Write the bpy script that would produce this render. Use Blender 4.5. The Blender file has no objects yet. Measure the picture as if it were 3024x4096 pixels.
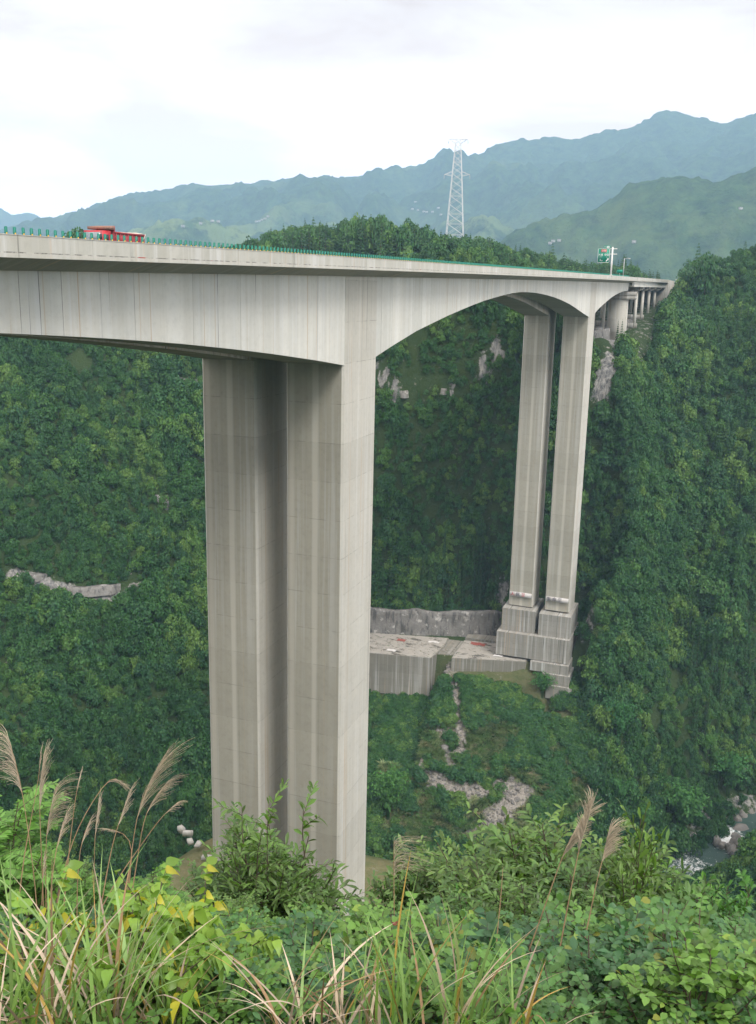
import bpy, math, numpy as np
from mathutils import Matrix, Vector
R_ = math.radians
SC = bpy.context.scene
COL = SC.collection
rng = np.random.default_rng(7)

# ------------------------------------------------------------------ camera
CAM = np.array([39.9489, -99.1011, 8.1678])
RT = np.array([0.93946037, 0.3420114, 0.02103391])
UP = np.array([-0.09692422, 0.20635715, 0.97366443])
FW = np.array([-0.32866383, 0.91675784, -0.22701355])
FPX = 3826.59 / 3024 * 1652          # focal length in 1652-wide pixels
cd = bpy.data.cameras.new('camera'); cam = bpy.data.objects.new('camera', cd); COL.objects.link(cam)
cd.sensor_fit = 'VERTICAL'; cd.sensor_height = 36.0; cd.lens = 36.0 * 3826.59 / 4096
cd.clip_start = 0.05; cd.clip_end = 40000
cam.matrix_world = Matrix(((RT[0], UP[0], -FW[0], CAM[0]), (RT[1], UP[1], -FW[1], CAM[1]), (RT[2], UP[2], -FW[2], CAM[2]), (0, 0, 0, 1)))
SC.camera = cam
SC.view_settings.view_transform = 'Standard'; SC.view_settings.look = 'None'
SC.view_settings.gamma = 1; SC.view_settings.exposure = 0.14
SC.cycles.use_denoising = True
SC.cycles.max_bounces = 6; SC.cycles.diffuse_bounces = 3; SC.cycles.glossy_bounces = 2
SC.cycles.transmission_bounces = 3; SC.cycles.volume_bounces = 1; SC.cycles.transparent_max_bounces = 8
SC.cycles.sample_clamp_indirect = 4

# ------------------------------------------------------------------ world: overcast daylight
SUN_EL, SUN_AZ = R_(52), R_(128)     # azimuth clockwise from +Y
wd = bpy.data.worlds.new('World'); SC.world = wd; wd.use_nodes = True
nt = wd.node_tree; nt.nodes.clear()
def N(t, ty, **kw):
    n = t.nodes.new(ty)
    for k, v in kw.items():
        if k in n.inputs: n.inputs[k].default_value = v
        else: setattr(n, k, v)
    return n
def ramp(t, stops, mode='LINEAR'):
    n = t.nodes.new('ShaderNodeValToRGB'); e = n.color_ramp.elements; n.color_ramp.interpolation = mode
    while len(e) < len(stops): e.new(0.5)
    for i, (p, c) in enumerate(stops):
        e[i].position = p; e[i].color = (c, c, c, 1) if isinstance(c, (int, float)) else (*c, 1)
    return n
sky = N(nt, 'ShaderNodeTexSky', sky_type='NISHITA', sun_disc=False, sun_elevation=SUN_EL, sun_rotation=SUN_AZ, air_density=1.0, dust_density=3.0)
b1 = N(nt, 'ShaderNodeBackground', Strength=0.15); nt.links.new(sky.outputs[0], b1.inputs[0])
tc = N(nt, 'ShaderNodeTexCoord'); mp = N(nt, 'ShaderNodeMapping'); mp.inputs['Scale'].default_value = (1.5, 1.5, 5.0)
nt.links.new(tc.outputs['Generated'], mp.inputs[0])
cn = N(nt, 'ShaderNodeTexNoise', Scale=2.6, Detail=8.0, Roughness=0.5, Distortion=0.35); nt.links.new(mp.outputs[0], cn.inputs['Vector'])
cr = ramp(nt, [(0.36, (0.75, 0.57, 0.46)), (0.48, (0.91, 0.775, 0.685)), (0.60, (1.0, 0.92, 0.85))]); nt.links.new(cn.outputs[0], cr.inputs[0])
b2 = N(nt, 'ShaderNodeBackground', Strength=2.0); nt.links.new(cr.outputs[0], b2.inputs[0])
# thin bright cloud low down, thicker overhead
sx = N(nt, 'ShaderNodeSeparateXYZ'); nt.links.new(tc.outputs['Generated'], sx.inputs[0])
er = ramp(nt, [(0.0, 1.0), (0.07, 0.95), (0.15, 0.60), (0.26, 0.38), (0.42, 0.60), (1.0, 0.62)]); nt.links.new(sx.outputs[2], er.inputs[0])
em = N(nt, 'ShaderNodeMath', operation='MULTIPLY'); em.inputs[1].default_value = 3.5; nt.links.new(er.outputs[0], em.inputs[0]); nt.links.new(em.outputs[0], b2.inputs[1])
ms = N(nt, 'ShaderNodeMixShader', Fac=0.95); nt.links.new(b1.outputs[0], ms.inputs[1]); nt.links.new(b2.outputs[0], ms.inputs[2])
wo = N(nt, 'ShaderNodeOutputWorld'); nt.links.new(ms.outputs[0], wo.inputs[0])
sl = bpy.data.lights.new('sun', 'SUN'); sl.energy = 3.0; sl.angle = R_(22); sl.color = (1, 0.96, 0.9)
so = bpy.data.objects.new('sun', sl); COL.objects.link(so)
sd = Vector((math.sin(SUN_AZ) * math.cos(SUN_EL), math.cos(SUN_AZ) * math.cos(SUN_EL), math.sin(SUN_EL)))
so.rotation_euler = sd.to_track_quat('Z', 'Y').to_euler(); so.location = (60, -60, 120)

# ------------------------------------------------------------------ helpers
def tag(o, label=None, cat=None, group=None, kind=None):
    if label: o['label'] = label
    if cat: o['category'] = cat
    if group: o['group'] = group
    if kind: o['kind'] = kind
    return o
def empty(name, loc=(0, 0, 0), rz=0, **kw):
    o = bpy.data.objects.new(name, None); COL.objects.link(o); o.location = loc; o.rotation_euler = (0, 0, rz)
    o.empty_display_size = 0.2
    return tag(o, **kw)
def link(name, me, parent=None, **kw):
    o = bpy.data.objects.new(name, me); COL.objects.link(o)
    if parent is not None: o.parent = parent
    return tag(o, **kw)
def mesh_np(name, V, F, mat=None, uv=None, smooth=False, attr=None):
    """V (n,3); F list of (m,k) arrays"""
    me = bpy.data.meshes.new(name)
    V = np.asarray(V, np.float32)
    if not isinstance(F, (list, tuple)): F = [F]
    F = [np.asarray(f, np.int32) for f in F if len(f)]
    me.vertices.add(len(V)); me.vertices.foreach_set('co', V.ravel())
    nl = sum(f.size for f in F); nf = sum(len(f) for f in F)
    me.loops.add(nl); me.polygons.add(nf)
    li = np.concatenate([f.ravel() for f in F]); me.loops.foreach_set('vertex_index', li)
    st = []; k = 0
    for f in F:
        st.append(k + np.arange(len(f)) * f.shape[1]); k += f.size
    me.polygons.foreach_set('loop_start', np.concatenate(st).astype(np.int32))
    if uv is not None:
        l = me.uv_layers.new(name='UVMap'); l.data.foreach_set('uv', np.asarray(uv, np.float32)[li].ravel())
    if attr:
        for an, av in attr.items():
            a = me.attributes.new(an, 'FLOAT', 'POINT'); a.data.foreach_set('value', np.asarray(av, np.float32))
    me.update(calc_edges=True)
    if smooth: me.polygons.foreach_set('use_smooth', np.ones(nf, bool))
    if mat: me.materials.append(mat)
    return me
class MB:
    """collects pieces of one mesh"""
    def __init__(s): s.V = []; s.F = {}; s.UV = []; s.n = 0
    def add(s, V, F, uv=None):
        V = np.asarray(V, float).reshape(-1, 3)
        for f in F: s.F.setdefault(len(f), []).append([i + s.n for i in f])
        s.V.append(V); s.n += len(V)
        s.UV.append(np.asarray(uv, float) if uv is not None else np.stack([V[:, 0] + V[:, 1], V[:, 2]], 1))
        return s
    def box(s, c, d, rz=0, taper=1.0, R=None):
        x, y, z = d[0] / 2, d[1] / 2, d[2] / 2; t = taper
        V = np.array([(-x, -y, -z), (x, -y, -z), (x, y, -z), (-x, y, -z), (-x * t, -y * t, z), (x * t, -y * t, z), (x * t, y * t, z), (-x * t, y * t, z)])
        if R is not None: V = V @ np.array(R).T
        if rz:
            c_, s_ = math.cos(rz), math.sin(rz); V = V @ np.array([[c_, s_, 0], [-s_, c_, 0], [0, 0, 1]])
        return s.add(V + np.array(c), [(0, 3, 2, 1), (4, 5, 6, 7), (0, 1, 5, 4), (1, 2, 6, 5), (2, 3, 7, 6), (3, 0, 4, 7)])
    def hexa(s, P):
        return s.add(P, [(0, 3, 2, 1), (4, 5, 6, 7), (0, 1, 5, 4), (1, 2, 6, 5), (2, 3, 7, 6), (3, 0, 4, 7)])
    def tube(s, pts, r, n=6, cap=True):
        pts = np.asarray(pts, float); m = len(pts); r = np.broadcast_to(r, m)
        T = np.gradient(pts, axis=0); T /= np.linalg.norm(T, axis=1)[:, None] + 1e-12
        ref = np.array([0, 0, 1.]) if abs(T[0][2]) < 0.9 else np.array([1., 0, 0])
        A = np.cross(T, ref); A /= np.linalg.norm(A, axis=1)[:, None] + 1e-12; B = np.cross(T, A)
        a = np.arange(n) * 2 * math.pi / n
        V = pts[:, None] + r[:, None, None] * (np.cos(a)[None, :, None] * A[:, None] + np.sin(a)[None, :, None] * B[:, None])
        F = [(i * n + j, i * n + (j + 1) % n, (i + 1) * n + (j + 1) % n, (i + 1) * n + j) for i in range(m - 1) for j in range(n)]
        if cap: F += [tuple(range(n - 1, -1, -1)), tuple((m - 1) * n + k for k in range(n))]
        return s.add(V.reshape(-1, 3), F)
    def mesh(s, name, mat, smooth=False, bevel=0):
        V = np.concatenate(s.V); F = [np.array(f) for f in s.F.values()]
        return mesh_np(name, V, F, mat, uv=np.concatenate(s.UV), smooth=smooth)
    def obj(s, name, mat, parent=None, smooth=False, **kw):
        return link(name, s.mesh(name, mat, smooth), parent, **kw)
def ray(X, Y):
    d = FW * FPX + RT * (X - 826) - UP * (Y - 1119); return d / np.linalg.norm(d)
def at(X, Y, R):
    d = ray(X, Y); return CAM + d * (R / math.hypot(d[0], d[1]))
def project(P):
    d = np.asarray(P, float) - CAM; w = d @ FW
    return 826 + FPX * (d @ RT) / w, 1119 - FPX * (d @ UP) / w, w
# value noise in numpy
def vnoise(x, y, seed=0):
    xi = np.floor(x).astype(np.int64); yi = np.floor(y).astype(np.int64); fx = x - xi; fy = y - yi
    fx = fx * fx * (3 - 2 * fx); fy = fy * fy * (3 - 2 * fy)
    def h(a, b):
        n = (a * 374761393 + b * 668265263 + seed * 974711) & 0x7fffffff
        n = ((n ^ (n >> 13)) * 1274126177) & 0x7fffffff
        return ((n ^ (n >> 16)) & 0xffff) / 65535.0
    return (h(xi, yi) * (1 - fx) + h(xi + 1, yi) * fx) * (1 - fy) + (h(xi, yi + 1) * (1 - fx) + h(xi + 1, yi + 1) * fx) * fy
def fbm(x, y, o=4, seed=0, g=0.5):
    a = 1; s = 0; t = 0
    for i in range(o):
        s = s + a * (vnoise(x * 2 ** i, y * 2 ** i, seed + i) - 0.5); t += a; a *= g
    return s / t * 2

# ------------------------------------------------------------------ materials
def newmat(name):
    m = bpy.data.materials.new(name); m.use_nodes = True; t = m.node_tree; t.nodes.clear()
    o = N(t, 'ShaderNodeOutputMaterial'); return m, t, o
def mix(t, a, b, fac, bt='MIX'):
    n = t.nodes.new('ShaderNodeMix'); n.data_type = 'RGBA'; n.blend_type = bt
    for sck, v in ((n.inputs[0], fac), (n.inputs[6], a), (n.inputs[7], b)):
        if isinstance(v, bpy.types.NodeSocket): t.links.new(v, sck)
        elif isinstance(v, (int, float)): sck.default_value = v if sck == n.inputs[0] else (v, v, v, 1)
        else: sck.default_value = (*v, 1)
    return n.outputs[2]
def math_(t, op, a, b=0.0, c=None):
    n = t.nodes.new('ShaderNodeMath'); n.operation = op
    for i, v in enumerate((a, b) if c is None else (a, b, c)):
        if isinstance(v, bpy.types.NodeSocket): t.links.new(v, n.inputs[i])
        else: n.inputs[i].default_value = v
    return n.outputs[0]
def noise(t, vec, scale, detail=4, rough=0.55, vscale=None, dist=0.0):
    if vscale is not None:
        m = N(t, 'ShaderNodeMapping'); m.inputs['Scale'].default_value = vscale; t.links.new(vec, m.inputs[0]); vec = m.outputs[0]
    n = N(t, 'ShaderNodeTexNoise', Scale=scale, Detail=detail, Roughness=rough, Distortion=dist); t.links.new(vec, n.inputs['Vector']); return n.outputs[0]
def r1(t, f, stops, mode='LINEAR'):
    r = ramp(t, stops, mode); t.links.new(f, r.inputs[0]); return r.outputs[0]
def finish(t, o, col, rough=0.8, bump=None, bs=0.3, bd=0.05, spec=0.3, metallic=0.0):
    b = N(t, 'ShaderNodeBsdfPrincipled', Roughness=rough, Metallic=metallic)
    b.inputs['Specular IOR Level'].default_value = spec
    if isinstance(col, bpy.types.NodeSocket): t.links.new(col, b.inputs[0])
    else: b.inputs[0].default_value = (*col, 1)
    if bump is not None:
        n = N(t, 'ShaderNodeBump', Strength=bs, Distance=bd); t.links.new(bump, n.inputs['Height']); t.links.new(n.outputs[0], b.inputs['Normal'])
    t.links.new(b.outputs[0], o.inputs[0]); return b
def plain(name, c, rough=0.6, metallic=0.0, spec=0.4, var=0.12, scale=3.0):
    m, t, o = newmat(name); tcn = N(t, 'ShaderNodeTexCoord')
    f = noise(t, tcn.outputs['Object'], scale, 5)
    finish(t, o, mix(t, tuple(x * (1 - var * 2) for x in c), tuple(min(1, x * (1 + var)) for x in c), f), rough, spec=spec, metallic=metallic); return m

def concrete(name, base=(0.40, 0.40, 0.37), joint_u=None, joint_v=None, streak=1.0, dark=1.0, tan=1.0, seed=0.0, band=False, edge=None):
    """u = metres along, v = metres of height; weather streaks run down"""
    m, t, o = newmat(name)
    uvn = N(t, 'ShaderNodeUVMap', uv_map='UVMap'); mpn = N(t, 'ShaderNodeMapping'); mpn.inputs['Location'].default_value = (seed, seed * 0.7, seed)
    t.links.new(uvn.outputs[0], mpn.inputs[0]); uv = mpn.outputs[0]
    sp = N(t, 'ShaderNodeSeparateXYZ'); t.links.new(uvn.outputs[0], sp.inputs[0]); u, v = sp.outputs[0], sp.outputs[1]
    col = mix(t, tuple(x * 0.86 for x in base), tuple(min(1, x * 1.1) for x in base), noise(t, uv, 0.35, 6, 0.6))
    col = mix(t, col, mix(t, col, 0.80, 1.0, 'MULTIPLY'), r1(t, noise(t, uv, 1.6, 6, 0.65), [(0.50, 0), (0.78, 0.7)]))
    # broad damp bands, darker and browner
    f = r1(t, noise(t, uv, 1.0, 4, 0.55, (0.36, 0.012, 1)), [(0.40, 0), (0.52, 0.42 * streak), (0.62, 0.05)])
    col = mix(t, col, tuple(x * y for x, y in zip(base, (0.66, 0.65, 0.60))), f)
    # pale lime runs: clustered by a slow mask
    msk = r1(t, noise(t, uv, 1.0, 2, 0.5, (0.16, 0.03, 2)), [(0.38, 0.15), (0.60, 1)])
    f = math_(t, 'MULTIPLY', r1(t, noise(t, uv, 1.0, 4, 0.6, (1.3, 0.022, 1)), [(0.50, 0), (0.62, 0.8 * streak)]), msk)
    col = mix(t, col, (0.62, 0.625, 0.615), f)
    # rusty tan runs
    f = math_(t, 'MULTIPLY', r1(t, noise(t, uv, 1.0, 3, 0.5, (2.3, 0.010, 7.7)), [(0.60, 0), (0.67, 0.75 * tan)]), r1(t, noise(t, uv, 1.0, 2, 0.5, (0.13, 0.04, 5)), [(0.42, 0.05), (0.56, 1)]))
    col = mix(t, col, (0.46, 0.35, 0.23), f)
    # dark drip lines
    a = r1(t, noise(t, uv, 1.0, 2, 0.5, (3.1, 0.014, 3.1)), [(0.655, 0), (0.70, 1)])
    b = r1(t, noise(t, uv, 1.0, 3, 0.5, (0.30, 0.05, 1)), [(0.44, 0), (0.58, 0.85 * dark)])
    col = mix(t, col, (0.10, 0.10, 0.088), math_(t, 'MULTIPLY', a, b))
    if band:
        e = math_(t, 'ABSOLUTE', math_(t, 'SUBTRACT', u, 3.45)); wob = math_(t, 'MULTIPLY', noise(t, uv, 1.0, 2, 0.5, (0.5, 0.02, 4)), 0.5)
        col = mix(t, col, (0.53, 0.51, 0.445), r1(t, math_(t, 'ADD', e, wob), [(0.50, 0.8), (0.72, 0)]))
        e = math_(t, 'ABSOLUTE', math_(t, 'SUBTRACT', u, 0.5)); col = mix(t, col, (0.50, 0.475, 0.415), r1(t, math_(t, 'ADD', e, wob), [(0.42, 0.6), (0.70, 0)]))
    if edge:
        e = math_(t, 'ABSOLUTE', math_(t, 'SUBTRACT', v, edge)); e = math_(t, 'LESS_THAN', e, 0.035)
        col = mix(t, col, (0.09, 0.088, 0.08), math_(t, 'MULTIPLY', e, r1(t, noise(t, uv, 1.4, 4, 0.7), [(0.42, 0), (0.56, 0.85)])))
        lo = r1(t, math_(t, 'SUBTRACT', edge, v), [(0.0, 0), (0.02, 1)]); col = mix(t, col, (0.52, 0.50, 0.45), math_(t, 'MULTIPLY', lo, r1(t, noise(t, uv, 2.0, 4, 0.7), [(0.4, 0.1), (0.6, 0.6)])))
        col = mix(t, col, (0.35, 0.06, 0.05), math_(t, 'MULTIPLY', e, r1(t, noise(t, uv, 0.45, 2, 0.5, (1, 0.2, 1)), [(0.68, 0), (0.70, 0.9)])))
    if joint_u:
        q = math_(t, 'DIVIDE', u, joint_u); fl = math_(t, 'FLOOR', q)
        wn = N(t, 'ShaderNodeTexWhiteNoise', noise_dimensions='1D'); t.links.new(fl, wn.inputs['W'])
        col = mix(t, col, mix(t, col, (0.80, 0.82, 0.83), 1.0, 'MULTIPLY'), math_(t, 'MULTIPLY', wn.outputs[0], 0.65))
        e = math_(t, 'ABSOLUTE', math_(t, 'SUBTRACT', math_(t, 'FRACT', q), 0.5))
        e = math_(t, 'GREATER_THAN', e, 0.5 - 0.05 / joint_u)
        k = math_(t, 'GREATER_THAN', N_out(t, wn), 0.6)
        col = mix(t, col, (0.10, 0.098, 0.085), math_(t, 'MULTIPLY', math_(t, 'MULTIPLY', e, k), math_(t, 'MULTIPLY', r1(t, noise(t, uv, 0.35, 3), [(0.35, 0.25), (0.6, 1)]), 0.8)))
    if joint_v:
        q = math_(t, 'DIVIDE', v, joint_v); fl = math_(t, 'FLOOR', q)
        wn = N(t, 'ShaderNodeTexWhiteNoise', noise_dimensions='2D'); cx = N(t, 'ShaderNodeCombineXYZ')
        t.links.new(fl, cx.inputs[0]); t.links.new(math_(t, 'FLOOR', math_(t, 'DIVIDE', u, 11.0)), cx.inputs[1]); t.links.new(cx.outputs[0], wn.inputs['Vector'])
        col = mix(t, col, mix(t, col, (0.84, 0.84, 0.83), 1.0, 'MULTIPLY'), math_(t, 'MULTIPLY', wn.outputs[0], 0.7))
        e = math_(t, 'ABSOLUTE', math_(t, 'SUBTRACT', math_(t, 'FRACT', q), 0.5))
        e = math_(t, 'GREATER_THAN', e, 0.5 - 0.035 / joint_v)
        brk = r1(t, noise(t, uv, 0.8, 3), [(0.42, 0), (0.60, 0.5)])
        col = mix(t, col, (0.16, 0.155, 0.135), math_(t, 'MULTIPLY', e, brk))
    finish(t, o, col, 0.88, noise(t, uv, 5, 5), 0.25, 0.03, 0.2)
    return m
def N_out(t, wn):
    return wn.outputs[0]
M = {}
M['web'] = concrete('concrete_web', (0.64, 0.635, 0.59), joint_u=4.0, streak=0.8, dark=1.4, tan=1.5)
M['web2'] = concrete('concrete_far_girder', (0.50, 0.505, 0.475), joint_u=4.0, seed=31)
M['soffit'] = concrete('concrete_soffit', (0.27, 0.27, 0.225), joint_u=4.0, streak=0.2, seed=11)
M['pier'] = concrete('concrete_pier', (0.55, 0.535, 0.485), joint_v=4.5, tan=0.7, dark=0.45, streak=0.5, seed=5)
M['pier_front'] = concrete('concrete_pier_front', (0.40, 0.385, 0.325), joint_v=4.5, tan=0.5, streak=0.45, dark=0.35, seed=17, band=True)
M['parapet'] = concrete('concrete_parapet', (0.49, 0.485, 0.44), streak=0.7, dark=0.9, tan=0.5, seed=23, edge=10.40)
M['cap'] = concrete('concrete_cap', (0.33, 0.32, 0.29), joint_v=1.6, dark=1.6, tan=0.6, seed=41)
M['oldwall'] = concrete('concrete_old_wall', (0.25, 0.24, 0.205), joint_v=2.2, dark=2.0, streak=0.7, tan=0.9, seed=53)
M['asphalt'] = plain('asphalt', (0.055, 0.055, 0.058), 0.9)
M['white'] = plain('white_paint', (0.75, 0.75, 0.72), 0.6)
M['galv'] = plain('galvanised_steel', (0.50, 0.52, 0.53), 0.45, 0.3)
M['pylon'] = plain('pylon_steel', (0.62, 0.65, 0.67), 0.5, 0.1)
M['green'] = plain('green_plastic', (0.005, 0.19, 0.135), 0.45)
M['yellow'] = plain('yellow_reflector', (0.72, 0.40, 0.02), 0.4)
M['signgreen'] = plain('sign_green', (0.0, 0.24, 0.15), 0.4, var=0.03)
M['signwhite'] = plain('sign_white', (0.8, 0.82, 0.8), 0.4, var=0.03)
M['signred'] = plain('sign_red', (0.55, 0.03, 0.03), 0.4, var=0.03)
M['red'] = plain('truck_red', (0.50, 0.022, 0.035), 0.4, spec=0.5)
M['dullred'] = plain('dusty_red', (0.36, 0.055, 0.065), 0.75, var=0.25)
M['brown'] = plain('rusty_brown', (0.36, 0.20, 0.15), 0.85, var=0.3)
M['tarp'] = plain('tarpaulin', (0.48, 0.42, 0.36), 0.85)
M['black'] = plain('rubber_black', (0.02, 0.02, 0.02), 0.8)
M['chassis'] = plain('chassis_dark', (0.05, 0.05, 0.055), 0.6)
M['glass'] = plain('windscreen_glass', (0.22, 0.27, 0.29), 0.12, spec=0.8)
M['ink'] = plain('banner_ink', (0.06, 0.05, 0.09), 0.7)
M['inkred'] = plain('banner_red', (0.6, 0.06, 0.08), 0.7)
M['banner'] = plain('banner_white', (0.62, 0.60, 0.58), 0.8)
M['brick'] = plain('faded_red', (0.33, 0.10, 0.08), 0.9, var=0.35)
M['stone'] = plain('stone_wall', (0.40, 0.38, 0.33), 0.9, var=0.3, scale=1.2)
M['house'] = plain('house_white', (0.46, 0.46, 0.45), 0.8)
M['roof'] = plain('house_roof', (0.22, 0.2, 0.2), 0.8)
M['bark'] = plain('bark', (0.09, 0.07, 0.05), 0.9, var=0.3)

def leafmat(name, stops, rough=0.55, trans=0.3, isl=0.35, spec=0.3, tmul=(1.3, 1.5, 0.5), patches=None, stands=0.0):
    m, t, o = newmat(name)
    oi = N(t, 'ShaderNodeObjectInfo'); ge = N(t, 'ShaderNodeNewGeometry')
    if stands:
        # neighbouring plants of one stand are the same species, so colour goes by place as well as by plant
        f1 = noise(t, oi.outputs['Location'], 0.045, 3, 0.6); f2 = noise(t, oi.outputs['Location'], 0.16, 2, 0.5)
        q = math_(t, 'ADD', math_(t, 'MULTIPLY', oi.outputs['Random'], 0.5), math_(t, 'MULTIPLY', math_(t, 'SUBTRACT', math_(t, 'ADD', f1, math_(t, 'MULTIPLY', f2, 0.6)), 0.56), 1.7))
        c = r1(t, q, stops)
    else:
        c = r1(t, oi.outputs['Random'], stops)
    if patches is not None:
        c = mix(t, c, r1(t, ge.outputs['Random Per Island'], [(0, patches[0]), (1, patches[1])]), r1(t, ge.outputs['Random Per Island'], [(0.0, 0), (patches[2], 0), (patches[2] + 0.02, 0.9)]))
    c = mix(t, mix(t, c, 1 - isl, 1.0, 'MULTIPLY'), mix(t, c, 1 + isl, 1.0, 'MULTIPLY'), r1(t, math_(t, 'FRACT', math_(t, 'MULTIPLY', ge.outputs['Random Per Island'], 7.13)), [(0, 0), (1, 1)]))
    b = N(t, 'ShaderNodeBsdfPrincipled', Roughness=rough); b.inputs['Specular IOR Level'].default_value = spec; t.links.new(c, b.inputs[0])
    tr = N(t, 'ShaderNodeBsdfTranslucent'); t.links.new(mix(t, c, tmul, 1.0, 'MULTIPLY'), tr.inputs[0])
    s = N(t, 'ShaderNodeMixShader', Fac=trans); t.links.new(b.outputs[0], s.inputs[1]); t.links.new(tr.outputs[0], s.inputs[2]); t.links.new(s.outputs[0], o.inputs[0])
    return m
M['leaf'] = leafmat('broadleaf_foliage', [(0, (0.014, 0.056, 0.018)), (0.25, (0.022, 0.086, 0.022)), (0.5, (0.040, 0.122, 0.026)), (0.68, (0.030, 0.100, 0.038)), (0.86, (0.068, 0.162, 0.032)), (1, (0.110, 0.205, 0.044))], trans=0.22, stands=1)
M['conifer'] = leafmat('conifer_foliage', [(0, (0.014, 0.054, 0.020)), (0.5, (0.028, 0.092, 0.026)), (1, (0.052, 0.125, 0.032))], trans=0.15)
M['bamboo'] = leafmat('bamboo_foliage', [(0, (0.040, 0.150, 0.042)), (1, (0.085, 0.215, 0.045))], trans=0.3, isl=0.25)
M['scrub'] = leafmat('scrub_grass', [(0, (0.035, 0.10, 0.03)), (0.3, (0.15, 0.22, 0.08)), (0.45, (0.07, 0.15, 0.04)), (0.62, (0.24, 0.27, 0.14)), (0.8, (0.07, 0.21, 0.045)), (1, (0.30, 0.25, 0.16))], trans=0.2)
M['narrow'] = leafmat('narrow_leaves', [(0, (0.070, 0.150, 0.040)), (1, (0.125, 0.215, 0.050))], 0.42, 0.3, 0.45, 0.45)
M['round'] = leafmat('round_leaves', [(0, (0.050, 0.130, 0.058)), (0.45, (0.072, 0.170, 0.052)), (0.75, (0.105, 0.220, 0.042)), (1, (0.135, 0.255, 0.05))], 0.45, 0.3, 0.35, 0.4, patches=((0.42, 0.20, 0.07), (0.30, 0.33, 0.05), 0.975))
M['fern'] = leafmat('compound_leaves', [(0, (0.075, 0.195, 0.05)), (1, (0.135, 0.28, 0.06))], 0.45, 0.35, 0.35, 0.35)
M['heart'] = leafmat('heart_leaves', [(0, (0.16, 0.30, 0.05)), (1, (0.21, 0.34, 0.05))], 0.4, 0.35, 0.3, 0.35, tmul=(1.1, 1.2, 0.5), patches=((0.36, 0.40, 0.05), (0.44, 0.40, 0.04), 0.86))
M['blade'] = leafmat('green_blades', [(0, (0.16, 0.26, 0.075)), (1, (0.24, 0.37, 0.14))], 0.45, 0.35, 0.35, 0.35, patches=((0.42, 0.34, 0.18), (0.5, 0.3, 0.10), 0.85))
M['dry'] = leafmat('dry_blades', [(0, (0.42, 0.33, 0.24)), (1, (0.52, 0.43, 0.34))], 0.7, 0.2, 0.45, 0.2, tmul=(1.1, 1, 0.8), patches=((0.20, 0.24, 0.07), (0.25, 0.15, 0.08), 0.72))
M['plume'] = leafmat('plume_straw', [(0, (0.54, 0.48, 0.37)), (1, (0.62, 0.55, 0.44))], 0.7, 0.35, 0.3, 0.2, tmul=(1.1, 1, 0.8))
M['stalk'] = plain('stalk_brown', (0.34, 0.23, 0.13), 0.7, var=0.25, scale=6)

# ground: forest floor, soil, rock and rubble by painted zones of the real terrain
m, t, o = newmat('valley_ground'); M['ground'] = m
tcn = N(t, 'ShaderNodeTexCoord'); P3 = tcn.outputs['Object']
ar = N(t, 'ShaderNodeAttribute', attribute_name='rock'); ad = N(t, 'ShaderNodeAttribute', attribute_name='debris'); as_ = N(t, 'ShaderNodeAttribute', attribute_name='soil')
g = mix(t, (0.022, 0.050, 0.018), (0.055, 0.080, 0.030), noise(t, P3, 0.25, 6, 0.6))
soil = mix(t, (0.08, 0.13, 0.04), (0.26, 0.21, 0.13), noise(t, P3, 0.5, 5, 0.6))
g = mix(t, g, soil, math_(t, 'MULTIPLY', as_.outputs['Fac'], 1.0))
rk = mix(t, (0.11, 0.115, 0.12), (0.40, 0.385, 0.355), r1(t, noise(t, P3, 0.8, 7, 0.65, (1, 1, 0.35), 0.5), [(0.35, 0), (0.65, 1)]))
rk = mix(t, rk, (0.08, 0.085, 0.09), r1(t, noise(t, P3, 1.0, 4, 0.6, (1.2, 1.2, 0.12)), [(0.52, 0), (0.64, 0.8)]))
nf = noise(t, P3, 0.55, 5, 0.65)
g = mix(t, g, rk, r1(t, math_(t, 'ADD', ar.outputs['Fac'], math_(t, 'MULTIPLY', math_(t, 'SUBTRACT', nf, 0.5), 1.4)), [(0.42, 0), (0.58, 1)]))
vo = N(t, 'ShaderNodeTexVoronoi', Scale=1.6); t.links.new(P3, vo.inputs['Vector'])
db = mix(t, (0.20, 0.18, 0.16), (0.50, 0.47, 0.44), vo.outputs['Distance'])
db = mix(t, db, (0.30, 0.27, 0.24), noise(t, P3, 3, 5))
g = mix(t, g, db, r1(t, math_(t, 'ADD', ad.outputs['Fac'], math_(t, 'MULTIPLY', math_(t, 'SUBTRACT', noise(t, P3, 0.7, 7, 0.75), 0.5), 3.4)), [(0.36, 0), (0.80, 0.9)]))
finish(t, o, g, 0.95, noise(t, P3, 0.9, 8, 0.7), 0.9, 0.8, 0.1)

m, t, o = newmat('mountain_forest'); M['mountain'] = m
tcn = N(t, 'ShaderNodeTexCoord'); P3 = tcn.outputs['Object']
fo = mix(t, (0.010, 0.032, 0.018), (0.050, 0.105, 0.036), r1(t, noise(t, P3, 0.03, 8, 0.72), [(0.36, 0), (0.64, 1)]))
fo = mix(t, fo, (0.14, 0.20, 0.065), r1(t, noise(t, P3, 0.0035, 7, 0.66), [(0.54, 0), (0.64, 0.35), (0.75, 0.6)]))
ah = N(t, 'ShaderNodeAttribute', attribute_name='fields')
fo = mix(t, fo, mix(t, (0.13, 0.20, 0.07), (0.21, 0.26, 0.11), noise(t, P3, 0.012, 5)), math_(t, 'MULTIPLY', ah.outputs['Fac'], r1(t, noise(t, P3, 0.008, 6, 0.7), [(0.44, 0), (0.52, 1)])))
finish(t, o, fo, 1.0, noise(t, P3, 0.03, 6, 0.75), 1.0, 14.0, 0.0)

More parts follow.
